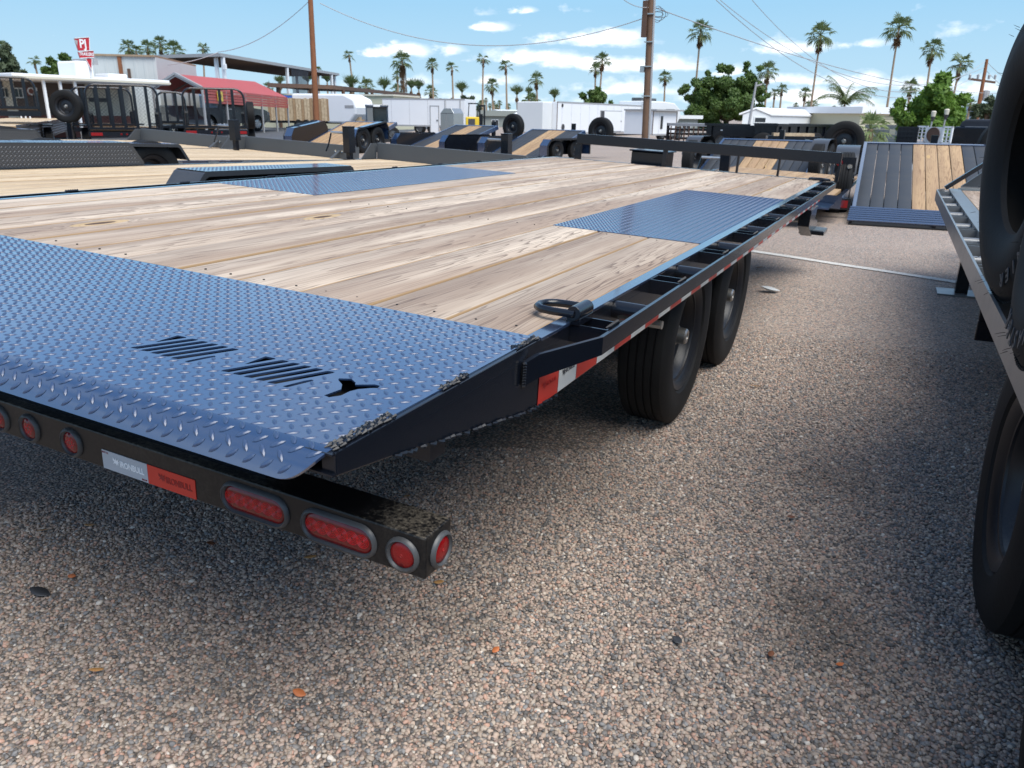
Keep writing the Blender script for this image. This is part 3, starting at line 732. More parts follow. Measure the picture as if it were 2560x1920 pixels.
# stake pockets and pipe spools between beam and rail
pk = MB(); pw, pd = (XO - .009 - XR) - .001, .078
x0, x1 = XR + .0005, XR + pw
t = .0045
for (a, b, c, d) in ((x0, -pd / 2, x1, -pd / 2 + t), (x0, pd / 2 - t, x1, pd / 2), (x1 - t, -pd / 2 + t, x1, pd / 2 - t), (x0, -pd / 2 + t, x0 + t, pd / 2 - t)): pk.box(a, b, -.042, c, d, -.003)
pkm = pk.mesh('stake_pocket', MT['black'])
spm = MB().tube([(x0, 0, -.030), (x1, 0, -.030)], .0225, 18).mesh('pipe_spool', MT['black'], 40)
wm = MB()
for k in range(6): wm.tube([(x1 - .010, -.03 + k * .010, -.004), (x1 - .004, -.022 + k * .010, -.0005), (x1 - .001, -.018 + k * .010, -.004)], [.002, .005, .002], 5)
wmm = wm.mesh('weld_bead', MT['weld'], True)
py0 = 1.56
for k in range(10):
    y = py0 + k * .582
    if y > YF - .06: break
    for s in (0, 1):
        off = OF + (Vector((0, y, 0)) if s == 0 else Vector((XR + XL, y, 0)))
        a = share('stake_pocket', pkm, fb, off); b = share('weld_bead', wmm, fb, off + Vector((0, .01, 0)))
        if y + .29 < YF - .1: c = share('pipe_spool', spm, fb, off + Vector((0, .262 if k else .255, 0)))
        if s:
            for q in (a, b): q.scale = (-1, 1, 1)
            if y + .29 < YF - .1: c.scale = (-1, 1, 1)
# conspicuity tape on the beam
y = 1.372; k = 0
def tape(y, L, red):
    m = MB(); n = 5
    x = XR + .0012
    zt = [(-.098 if y < 1.45 else -.122) + random.uniform(-.002, .002) for _ in range(n + 1)]
    for i in range(n):
        a, b = y + L * i / n, y + L * (i + 1) / n; zb = [-.1465 + max(0, (1.46 - q)) * .0 for q in (a, b)]
        m.quad((x, a, zb[0]), (x, b, zb[1]), (x, b, zt[i + 1] + .03), (x, a, zt[i] + .03))
    return T(m, 'reflective_tape', MT['redtape' if red else 'whitetape'])
while y < YF - .2:
    red = k % 2 == 0; L = .105 if k < 2 else (.135 if red else .13)
    tp_ = tape(y, L - .0015, red)
    if k < 9:
        mm = Matrix.Translation((XR + .0018, y + L * .5, -.108)) @ Matrix(((0, 0, 1, 0), (1, 0, 0, 0), (0, 1, 0, 0), (0, 0, 0, 1)))
        bh = bullhead(MB(), (XR + .0018, y + L * .27, -.108), (0, 1, 0), (0, 0, 1), (1, 0, 0), .011).obj('emblem', MT['inkred' if red else 'ink'], tp_)
        text('IRONBULL', .014, MT['inkred' if red else 'ink'], tp_, Matrix.Translation((XR + .0018, y + L * .62, -.108)) @ mm.to_3x3().to_4x4(), sx=.8)
    y += L; k += 1
# tie-down ring on the beam
m = MB(); cr = []
rp = [(-.055, .0), (-.066, .006), (-.075, .018), (-.078, .034), (-.076, .050), (-.068, .063)]
import itertools
cx, cy, cz = -.585, 1.545, .020
ringp = [(cx + .008, cy - .028), (cx - .045, cy - .030), (cx - .070, cy - .024), (cx - .088, cy - .008), (cx - .092, cy + .014), (cx - .085, cy + .034), (cx - .066, cy + .047), (cx - .040, cy + .050), (cx + .008, cy + .048)]
T(MB().tube([(a, b, .014 + max(0, (cx - a - .02)) * -.02 + .006) for a, b in ringp], .0088, 12), 'tie_down_ring', MT['black'], smooth=True)
m = MB(); m.tube([(cx + .006, cy - .030 + k * .016, .021) for k in range(6)], .0165, 16); m.box(cx - .010, cy - .028, -.004, cx + .022, cy + .050, .012)
T(m, 'ring_bracket', MT['black'], smooth=40, bev=.001)
m = MB(); 
for k in range(9): m.tube([(XR + .001, cy - .026 + k * .0085, -.002), (XR + .0045, cy - .022 + k * .0085, .004)], [.003, .0035], 5)
T(m, 'weld_bead', MT['weld'], smooth=True)
# rear light bar
bar_ = T(MB().box(-2.99, .953, -.3215, XR, 1.035, -.242), 'bumper', MT['blackdirty'], bev=.0035)
m = MB(); m.box(-2.95, .978, -.242, -.95, 1.012, -.20); T(m, 'bumper_hanger', MT['black'])
def oval(n, a, b, r_):
    """outline of a stadium: half straight a, radius b"""
    out = []
    for k in range(n): t = -PI / 2 + PI * k / (n - 1); out.append((a + b * math.cos(t), b * math.sin(t)))
    for k in range(n): t = PI / 2 + PI * k / (n - 1); out.append((-a + b * math.cos(t), b * math.sin(t)))
    return out
def lamp(cx, cz, a, kind, y=.953, face='y', rad=(.0335, .0240)):
    ro, ri = rad; n = 12
    def put(p, d):      # d = out of the bar
        return (cx + p[0], y - d, cz + p[1]) if face == 'y' else (XR + d, cx + p[0], cz + p[1])
    m = MB(); prof_ = [(ro, .0), (ro - .001, .0045), (ro - .006, .0075), (ri + .005, .0065), (ri + .001, .003), (ri, .0008)]
    rr_ = [oval(n, a, r, 0) for r, _ in prof_]; L = 2 * n
    for (r, d), q in zip(prof_, rr_): m.v += [put(p, d) for p in q]
    for i in range(len(prof_) - 1):
        for k in range(L): m.f.append((i * L + k, i * L + (k + 1) % L, (i + 1) * L + (k + 1) % L, (i + 1) * L + k))
    g = T(m, 'tail_light', MT['grommet'], smooth=50)
    m = MB(); q = oval(n, a, ri, 0); q2 = oval(n, a, ri * .9, 0); q3 = oval(n, a * .98, ri * .45, 0)
    m.v += [put(p, .0015) for p in q] + [put(p, .0038) for p in q2] + [put(p, .0048) for p in q3]
    for i in range(2):
        for k in range(L): m.f.append((i * L + k, i * L + (k + 1) % L, (i + 1) * L + (k + 1) % L, (i + 1) * L + k))
    m.f.append(tuple(2 * L + k for k in range(L)))
    m.obj('lens', MT['reflector' if kind == 'r' else 'lens'], g, smooth=50)
    if kind == 'l':          # rows of diodes behind the lens, with their ring shapes
        m = MB()
        for k in range(6):
            xx = -a - .006 + (2 * a + .012) * k / 5
            for rr2 in (.0125, .0095, .0065, .0035):
                pts = [put((xx + rr2 * math.cos(t_ * PI / 8), rr2 * math.sin(t_ * PI / 8) + .002), .0048) for t_ in range(16)]
                m.tube(pts, .00075, 4, close=True)
        m.obj('diode_rings', MT['diode'], g, smooth=True)
    elif kind == 'o':
        m = MB()
        for k in range(6):
            t_ = k * PI / 3; m.tube([put((.009 * math.cos(t_) + .004 * math.cos(u_ * PI / 4), .009 * math.sin(t_) + .004 * math.sin(u_ * PI / 4)), .0048) for u_ in range(8)], .0007, 4, close=True)
        m.obj('diode_rings', MT['diode'], g, smooth=True)
    else:
        m = MB(); m.tube([put((.0025 * math.cos(u_ * PI / 4), .0025 * math.sin(u_ * PI / 4)), .005) for u_ in range(8)], .0008, 4, close=True); m.obj('diode_rings', MT['inkred'], g)
    return g
for (x, a, k) in ((-.957, .049, 'l'), (-.766, .049, 'l'), (-.632, 0, 'r'), (-1.461, 0, 'o'), (-1.597, 0, 'o'), (-1.70, 0, 'o')):
    lamp(x, -.2865, a, k); lamp(-3.573 - x, -.2865, a, k)
lamp(1.001, -.2865, 0, 'r', face='x')
def sticker(xa, xb, mat, ink, nm):
    m = MB().box(xa, .9515, -.3195, xb, .9529, -.2775); s_ = T(m, 'reflective_sticker', mat, label=nm)
    B3 = Matrix(((1, 0, 0, 0), (0, 0, -1, 0), (0, 1, 0, 0), (0, 0, 0, 1)))
    bullhead(MB(), ((xa * .68 + xb * .32), .9511, -.2965), (1, 0, 0), (0, 0, 1), (0, -1, 0), .0105).obj('emblem', ink, s_)
    text('IRONBULL', .0185, ink, s_, Matrix.Translation((xa * .34 + xb * .66, .9512, -.2985)) @ B3, sx=.80, bold=.0006)
    return s_, B3
s_, B3 = sticker(-1.367, -1.2365, MT['stickwhite'], MT['inkwhite'], 'silver white reflective sticker with a white bull head')
text('DOT-C2', .0055, MT['inkred'], s_, Matrix.Translation((-1.357, .9512, -.2825)) @ B3, sx=.9); text('SAE 09', .0055, MT['inkred'], s_, Matrix.Translation((-1.247, .9512, -.3155)) @ B3, sx=.9)
sticker(-1.2358, -1.106, MT['stickred'], MT['inkred'], 'red reflective sticker with a darker red bull head')
# header frame at the front
hy = 6.95
m = MB().box(-2.76, hy - .02, .135, -.495, hy + .03, .222); T(m, 'header_rail', MT['black'], bev=.004)
for x in (-2.745, -1.93, -1.30, -.965, -.50):
    m = MB().box(x - (.028 if x < -2.7 else .018 if x == -1.93 else .008), hy - .012, .0, x + (.028 if x < -2.7 else .018 if x == -1.93 else .008), hy + .02, .1345); T(m, 'header_post', MT['black'])
T(MB().box(-2.99, YF + .031, -.15, XR, YF + .10, .0), 'front_beam', MT['black'], bev=.004)
T(MB().tube([(-.70, 6.83, .012), (-.60, 6.80, .012), (-.55, 6.86, .012), (-.62, 6.93, .012), (-.70, 6.9, .012)], .009, 8, close=True), 'tie_down_ring', MT['black'], smooth=True)
# step hung below the front corner
m = MB().prism([(6.0, -.151), (6.42, -.151), (6.36, -.25), (6.58, -.275), (6.62, -.36), (6.30, -.37), (6.0, -.27)], -.64, -.56, 'x'); m.box(-.66, 6.36, -.365, -.48, 6.64, -.335); T(m, 'side_step', MT['black'], bev=.004)
for k in range(5): T(MB().box(-.655, 6.38 + k * .048, -.3348, -.485, 6.40 + k * .048, -.328), 'tread_bar', MT['galv'])
# frame underneath, tongue
m = MB()
for x in (-2.45, -1.12): m.box(x - .02, 1.6, -.36, x + .02, 8.3, -.151)
T(m, 'main_beam', MT['black'])
for k in range(14): T(MB().box(-2.96, 1.0 + k * .43, -.13, -.612, 1.05 + k * .43, -.0415 - (.006 if k < 1 else 0)), 'cross_member', MT['black'])
for y in (2.93, 3.81):
    T(MB().tube([(-2.75, y, -.375), (-.82, y, -.375)], .045, 12), 'axle', MT['black'], smooth=True)
    for x, s in ((-.722, 1), (-2.85, -1)):
        wheel(fb, x, y, -.370, s).location = OF + Vector((x, y, -.375 - (.0 if s > 0 else .07)))
    for x in (-1.12, -2.45): T(MB().tube([(x, y - .38, -.34), (x, y - .2, -.40), (x, y, -.43), (x, y + .2, -.40), (x, y + .38, -.34)], .028, 6), 'leaf_spring', MT['black'])
T(MB().tube([(-.69, 2.36, -.195), (-.60, 2.36, -.195)], .014, 8), 'pin', MT['galv'], smooth=True)
T(MB().box(-2.3, 7.15, -.10, -2.0, 7.5, .10).box(-2.32, 7.13, .10, -1.98, 7.52, .115), 'tool_box', MT['black'], bev=.008)
T(MB().bar((-2.45, 8.2, -.25), (-1.787, 9.9, -.25), .08, .14).bar((-1.12, 8.2, -.25), (-1.787, 9.9, -.25), .08, .14), 'tongue', MT['black'])

# ------------------------------------------------------------------ the flatbed on the right with loose tyres standing on it
RM4 = Matrix.Translation((.312, 0, 0)) @ Matrix.Rotation(math.radians(.97), 4, 'Z')
rt = thing('flatbed_trailer', 'grey railed flatbed trailer cut by the right edge, two loose tyres standing on it', 'trailer', mat=RM4)
zt = .66
def Rp(m, name, mat, **k): return m.obj(name, MT[mat], rt, **k)
Rp(MB().box(0, -.5, zt - .075, .009, 6.85, zt).bar((.0045, 6.85, zt - .0375), (.06, 7.0, zt - .0375), .009, .075), 'rub_rail', 'silver')
Rp(MB().box(.092, -.5, zt - .17, .112, 7.0, zt - .008), 'side_beam', 'silver', bev=.002)
Rp(MB().box(.088, -.5, zt - .0075, .165, 7.0, zt + .0015), 'deck_edge_strip', 'silver', bev=.001)
pkm2 = MB()
for (a, b, c, d) in ((.0095, -.04, .0915, -.0355), (.0095, .0355, .0915, .04)): pkm2.box(a, b, zt - .08, c, d, zt - .006)
pkm2 = pkm2.mesh('stake_pocket', MT['silver']); sp2 = MB().tube([(.0095, 0, zt - .035), (.0915, 0, zt - .035)], .022, 14).mesh('pipe_spool', MT['silver'], 40)
for k in range(12):
    share('stake_pocket', pkm2, rt, (0, .35 + k * .58, 0)); share('pipe_spool', sp2, rt, (0, .64 + k * .58, 0))
wpl = {}
for i in range(12):
    x = .168 + .187 * i
    me = wpl.setdefault(0, plank_mesh(7.4, .183)); share('plank', me, rt, (x + .0935, -.5, zt - .002))
Rp(MB().box(.5, -.5, .30, .56, 8.2, .485).box(1.9, -.5, .30, 1.96, 8.2, .485), 'main_beam', 'black')
for k in range(12): Rp(MB().box(.113, -.3 + k * .62, .52, 2.4, -.24 + k * .62, .61), 'cross_member', 'black')
hd_ = MB(); hd_.add([(.17, 6.98, zt), (2.45, 6.98, zt), (2.45, 7.0, zt + .42), (.62, 7.0, zt + .42), (.17, 7.0, zt + .02), (.17, 7.03, zt), (2.45, 7.03, zt), (2.45, 7.05, zt + .42), (.62, 7.05, zt + .42), (.17, 7.05, zt + .02)], [(0, 1, 2, 3, 4), (9, 8, 7, 6, 5), (0, 5, 6, 1), (1, 6, 7, 2), (2, 7, 8, 3), (3, 8, 9, 4), (4, 9, 5, 0)])
Rp(hd_, 'header_panel', 'greypaint')
Rp(MB().box(.15, 6.965, zt - .01, 2.45, 6.979, zt + .012), 'header_lip', 'galv')
Rp(MB().lathe([(-.004, .022), (.0, .022), (0, .0005)], 'y', c=(.52, 6.975, zt + .20), n=12), 'bolt', 'chrome')
Rp(MB().bar((.06, 6.9, zt + .01), (.62, 6.96, zt + .46), .035, .03).bar((.30, 6.92, zt + .27), (.42, 6.93, zt + .30), .05, .05), 'prop_bar', 'black')
Rp(MB().box(.20, 6.2, .012, .28, 6.28, .49), 'support_leg', 'black'); Rp(MB().box(.09, 6.12, .0, .41, 6.36, .012), 'foot_plate', 'silver')
for y in (2.72, 3.70): Rp(MB().box(.10, y, .36, .42, y + .012, .49).box(.10, y, .335 - (.06 if y > 3 else 0), .42, y + .01, .36), 'mud_flap', 'black', bev=.004)
for y in (2.0, 1.08):
    wh = wheel(rt, .022 + .0975, y, .345, -1)
    for c_ in wh.children:
        if c_.name.startswith('hub'): c_.scale = (.45, 1, 1)

    Rp(MB().tube([(.3, y, .345), (2.2, y, .345)], .045, 10), 'axle', 'black')
Rp(MB().box(.0925, 1.93, .43, .094, 1.99, .50), 'reflective_tape', 'whitetape')
# loose tyres standing on the deck
def big_tyre(R, rim, wd, name):
    h = wd / 2
    side = [(h * .62, rim), (h * .74, rim + .004), (h * .86, rim + .02), (h * .97, rim + .06), (h, rim + (R - rim) * .48), (h * .975, rim + (R - rim) * .62), (h * .968, rim + (R - rim) * .63), (h * .955, rim + (R - rim) * .72), (h * .90, rim + (R - rim) * .86), (h * .80, R - .014), (h * .74, R - .004)]
    tread = []; tw = h * 1.42; nr = 5
    for i in range(nr):
        a = tw / 2 - i * tw / nr; b = a - tw / nr
        tread += [(a - .003, R), (b + .003, R)]
        if i < nr - 1: tread += [(b + .002, R - .011), (b - .002, R - .011)]
    inner = [(-h * .60, rim + .006), (-h * .5, rim + (R - rim) * .4), (-h * .8, rim + (R - rim) * .6), (-h * .6, R - .03), (h * .6, R - .03), (h * .8, rim + (R - rim) * .6), (h * .5, rim + (R - rim) * .4), (h * .55, rim + .006)]
    prof = side + tread + [(-a, b) for a, b in reversed(side)] + inner
    return MB().lathe(prof, 'x', n=72, closed=True)
BT = big_tyre(.395, .205, .235, 'tyre').mesh('tyre_casing', MT['rubber'], 32)
hair = MB()
for k in range(90):
    a = random.uniform(0, 6.28); s = random.choice((-1, 1)); x = s * random.uniform(.09, .119); r = random.uniform(.33, .388); d = random.uniform(.008, .02)
    c, q = math.cos(a), math.sin(a)
    hair.tube([(x, r * c, r * q), (x + s * d * .5, (r + .004) * c, (r + .004) * q), (x + s * d, (r + .008) * c - .004, (r + .008) * q)], [.0007, .0006, .0003], 4)
for k in range(260):
    a = 2 * PI * k / 260; x = random.choice((-.06, -.025, .025, .06, .088, -.088)); d = random.uniform(.004, .010); hair.tube([(x, .392 * math.cos(a), .392 * math.sin(a)), (x + random.uniform(-.004, .004), (.395 + d) * math.cos(a), (.395 + d) * math.sin(a))], [.0008, .0003], 3)
HR = hair.mesh('moulding_hairs', MT['rubber'])
sip = MB()
for k in range(150):
    a = 2 * PI * k / 150
    for x in (-.0835, .0835):
        c, s = math.cos(a), math.sin(a); n_ = Vector((0, c, s)); t_ = Vector((0, -s, c)); p = Vector((x, 0, 0)) + n_ * .3935
        sip.bar(p - Vector((.008, 0, 0)), p + Vector((.008, 0, 0)), .0085, .006, up=n_)
SB = sip.mesh('shoulder_blocks', MT['rubber'])
MT['rubberhi'] = simple('raised_rubber_print', (.055, .057, .06), .45, 0, .15, 30)
def letters_on(parent, word, R, side, a0, da, size):
    for i, ch in enumerate(word):
        a = a0 + da * i
        # the letter stands on the side wall, its foot towards the hub
        n_ = Vector((side, 0, 0)); up = Vector((0, math.cos(a), math.sin(a))); rt_ = up.cross(n_)
        Mx = Matrix((rt_, up, n_)).transposed().to_4x4(); Mx.translation = up * R + n_ * .1165
        text(ch, size, MT['rubberhi'], parent, Mx, 'raised_lettering', ext=.0012, bold=.001)
for (x, y, R, yaw, lean, lab, word) in ((.237, 2.62, .40, -.131, -.046, 'loose black tyre standing on the right flatbed, the farther and taller of the two', 'RAINIER'), (.263, 1.86, .386, -.002, .076, 'loose black tyre standing on the right flatbed, nearest the camera with bold sidewall lettering', 'TRANSMASTER')):
    k = R / .395; c = Vector((x + .1175 * k, y, zt + R * math.cos(lean)))
    lt = thing('loose_tyre', lab, 'tyre', mat=Matrix.Translation(c) @ Matrix.Rotation(-yaw, 4, 'Z') @ Matrix.Rotation(lean, 4, 'Y') @ Matrix.Diagonal((k, k, k, 1)), group='loose tyres standing on the right flatbed')
    share('tyre_casing', BT, lt); share('moulding_hairs', HR, lt, kind='stuff'); share('shoulder_blocks', SB, lt, kind='stuff')
    letters_on(lt, word, .335, -1, math.radians(-165), .16, .052)
    if y < 2:
        m = MB()
        for q in range(3):
            a = math.radians(178 - q * 8); pth = [Vector((-.119, .345 * math.cos(a + t), .345 * math.sin(a + t))) for t in (0, .03, .06)]
            m.quad(*(Vector((-.1185, r * math.cos(a + t), r * math.sin(a + t))) for r, t in ((.318, 0), (.318, .075), (.368, .075), (.368, 0))))
        m.obj('sidewall_mark', MT['rubberhi'], lt)

# ------------------------------------------------------------------ the row of equipment trailers on the left
mp = {}
def equip(xn, dz, yh, f0, f1, pitch, label, near_lugs=True, inner_lugs=True, deckw=2.06, hh=.19, y0=-.6, near_f=True, bars=False):
    """deck frame of the near flatbed; xn is the outer face of the near fender"""
    base = Vector((xn - 1.28, f0 + .8, -.73))
    t = thing('equipment_trailer', label, 'trailer', mat=MT4 @ Matrix.Translation(base) @ Matrix.Translation((0, 0, .73 + dz)) @ Matrix.Rotation(pitch, 4, 'X') @ Matrix.Translation((0, 0, -.73 - dz)), group='equipment trailers parked side by side left of the near flatbed')
    o = -base; P = lambda m, n, mat, **k: m.obj(n, MT[mat] if isinstance(mat, str) else mat, t, o, **k)
    xd0, xd1 = xn - .235, xn - .235 - deckw
    n = int(round(deckw / .19)); pb = (deckw - .10) / n; L = yh - y0 - .02
    key = (round(L, 2), n)
    if key not in mp:
        me = plank_mesh(L, pb - .004); me.materials.clear(); me.materials.append(MT['woody']); mp[key] = me
    for i in range(n): share('plank', mp[key], t, o + Vector((xd0 - .05 - pb * (i + .5), y0, dz + random.uniform(-.002, .002))))
    for xx in (xd0 - .0495, xd1): P(MB().box(xx, y0, dz - .13, xx + .0495, yh + .1, dz + .003), 'side_beam', 'black' if xx == xd1 else 'steel')
    for k in range(9): P(MB().box(xd1 + .05, y0 + .3 + k * .95, dz - .12, xd0 - .05, y0 + .36 + k * .95, dz - .045), 'cross_member', 'black')
    ft = dz + .185
    def fender(xa, xb, facing, inner):
        # closed top with sloped ends and a rolled lip; the skirt on the deck side runs down to the floor
        s = 1 if xb > xa else -1
        out = [(f0 - .02, ft - .16), (f0 + .11, ft - .012), (f0 + .135, ft), (f1 - .115, ft), (f1 - .09, ft - .012), (f1 + .02, ft - .16)]
        m = MB(); n_ = len(out)
        for x in (xa, xb):
            for q in out: m.v.append((x, q[0], q[1]))
        for i in range(n_ - 1): m.f.append((i, i + 1, n_ + i + 1, n_ + i))
        ins = [(a + (.014 if i < 3 else -.014), b - .03) for i, (a, b) in enumerate(out)]
        b0 = len(m.v)
        for q, r in zip(out, ins): m.v.append((xa, q[0], q[1])); m.v.append((xa, r[0], r[1]))
        for i in range(n_ - 1): m.f.append((b0 + 2 * i, b0 + 2 * i + 1, b0 + 2 * i + 3, b0 + 2 * i + 2))
        f = P(m, 'fender', 'plate2'); 
        m = MB(); m.prism([(q[0], q[1] - .001) for q in out] + [(f1 + .02, dz - .02), (f0 - .02, dz - .02)], xb, xb + s * .004, 'x'); sk = m.obj('fender_skirt', MT['plate2'], f)
        if inner:
            m = MB(); nrm = (s, 0, 0)
            lugs(m, (xb + s * .0042, f0 + .0, dz + .004), (0, 1, 0), (0, 0, 1), nrm, f1 - f0 - .0, .165, p=.0155, L=.0115, Wd=.004, H=.002, hole=lambda a, b: a < b * .75 - .02 or a > (f1 - f0) - b * .75 + .0)
            m.obj('raised_lugs', MT['lug2'], f, kind='stuff')
        m = MB(); lugs(m, (min(xa, xb) + .012, f0 + .13, ft), (1, 0, 0), (0, 1, 0), (0, 0, 1), abs(xb - xa) - .02, f1 - f0 - .25, p=.0155, L=.0115, Wd=.0042)
        if near_lugs: m.obj('raised_lugs', MT['lug'], f, kind='stuff')
        m = MB().box(min(xa, xb) + .002, f0 + .125, ft + .0004, max(xa, xb) - .002, f1 - .10, ft + .0009); m.obj('top_plate', MT['plate'], f)  # thin sheet lays the painted sky sheen over the fender top
        return f
    if near_f: fender(xn, xd0, 1, False)
    fender(xd1 - .235, xd1, -1, inner_lugs)
    for y in (f0 + .40, f1 - .40):
        for xx, sd in ((xn - .13, 1), (xd1 - .12, -1)):
            wheel(t, xx, y, -.385, sd).location = o + Vector((xx, y, -.385 - (.05 if xn < -5 else 0)))
        P(MB().tube([(xn - .2, y, -.40), (xd1 - .1, y, -.40)], .04, 8), 'axle', 'black')
    # header panel across the front with folded gussets
    hp_ = MB(); hp_.box(xd1 + .02, yh, dz - .02, xd0 - .02, yh + .05, dz + hh); P(hp_, 'header_panel', 'greypaint', bev=.006)
    for xx, s in ((xd1 - .03, 1), (xd0 + .02, -1)):
        m = MB(); m.prism([(yh - .25, dz + .003), (yh - .06, dz + hh - .01), (yh + .05, dz + hh - .01), (yh + .05, dz - .05), (yh - .25, dz - .05)], xx, xx + .012, 'x'); P(m, 'gusset', 'greypaint')
    m = MB().lathe([(-.006, .016), (0, .016), (0, .0005)], 'y', c=(xd0 - .22, yh - .004, dz + .1), n=10).lathe([(-.006, .016), (0, .016), (0, .0005)], 'y', c=(xd0 - .34, yh - .004, dz + .1), n=10); P(m, 'bolt_head', 'chrome')
    P(MB().bar((xd0 - .30, yh - .30, dz - .09), (xd0 - .27, yh - .01, dz + .11), .05, .012), 'strut', 'greypaint')
    P(MB().bar((xd0 - .3, yh + .1, dz - .1), (xn - 1.28, yh + 1.5, dz - .12), .07, .12).bar((xd1 + .3, yh + .1, dz - .1), (xn - 1.28, yh + 1.5, dz - .12), .07, .12), 'tongue', 'black')
    # pockets along the near side
    for k in range(7): P(MB().box(xd0 + .001, yh - 3.2 + k * .52, dz - .05, xd0 + .02, yh - 3.05 + k * .52, dz - .006), 'stake_pocket', 'silver')
    return t, o
equip(-3.6, -.22, 8.2, 3.24, 4.82, -.015, 'equipment trailer with fresh yellow deck and tread fender tinted sky blue on top, first left of the near flatbed')
equip(-6.8, -.30, 9.3, 4.30, 6.14, -.03, 'equipment trailer second left of the near flatbed, wheel arch open and tyre showing', inner_lugs=True)
equip(-9.55, -.36, 9.7, 2.6, 4.9, -.02, 'equipment trailer third left of the near flatbed, its grey header panel nearest the store', inner_lugs=False, near_lugs=False)
# jacks standing beyond the header panels
def jack(px, py0, py1, d, label, box=False, flip=1):
    p = W(px, py0, d=d); zb = p.z; ztop = ZZ(px, py1, d)
    j = thing('trailer_jack', label, 'jack', (p.x, p.y, 0), math.radians(random.uniform(-6, 6)), 'trailer jacks beyond the header panels')
    h = ztop - zb
    MB().box(-.055, -.055, zb - .1, .055, .055, ztop).box(-.06, -.06, ztop, .06, .06, ztop + .012).obj('jack_tube', MT['black'], j, bev=.004)
    MB().box(-.03, -.03, .02, .03, .03, zb).box(-.12, -.12, 0, .12, .12, .02).obj('jack_foot', MT['black'], j)
    MB().tube([(-.05, -.03, ztop - .07), (-.27, -.03, ztop - .065)], .016, 8).obj('crank_shaft', MT['galv'], j, smooth=True)
    MB().tube([(-.27, -.03, ztop - .065), (-.28, -.04, ztop - .12), (-.31, -.05, ztop - .22), (-.35, -.06, ztop - .30)], .011, 6).obj('crank_handle', MT['black'], j, smooth=True)
    if box:
        MB().box(-.10, -.06, ztop + .014, .10, .04, ztop + .17).obj('paper_tag', MT['white'], j, bev=.004)
        text('Bulldog', .045, MT['ink'], j, Matrix.Translation((0, -.062, ztop + .09)) @ Matrix(((1, 0, 0, 0), (0, 0, -1, 0), (0, 1, 0, 0), (0, 0, 0, 1))))
        MB().prism([(-.34, ztop - .07), (-.28, ztop - .09), (-.27, ztop + .04), (-.31, ztop + .06), (-.35, ztop + .03)], -.04, -.03, 'y').obj('yellow_tag', MT['yellow'], j)
    return j
jack(1266, 386, 336, 10.6, 'black crank jack standing behind the grey header of the first equipment trailer')
jack(873, 362, 318, 10.6, 'black crank jack with a white paper tag and a yellow tag')
jack(587, 333, 302, 12.5, 'black crank jack in front of the red carport, without tags')
jack(1812, 412, 380, 9.8, 'black crank jack standing beyond the near flatbed header rail')

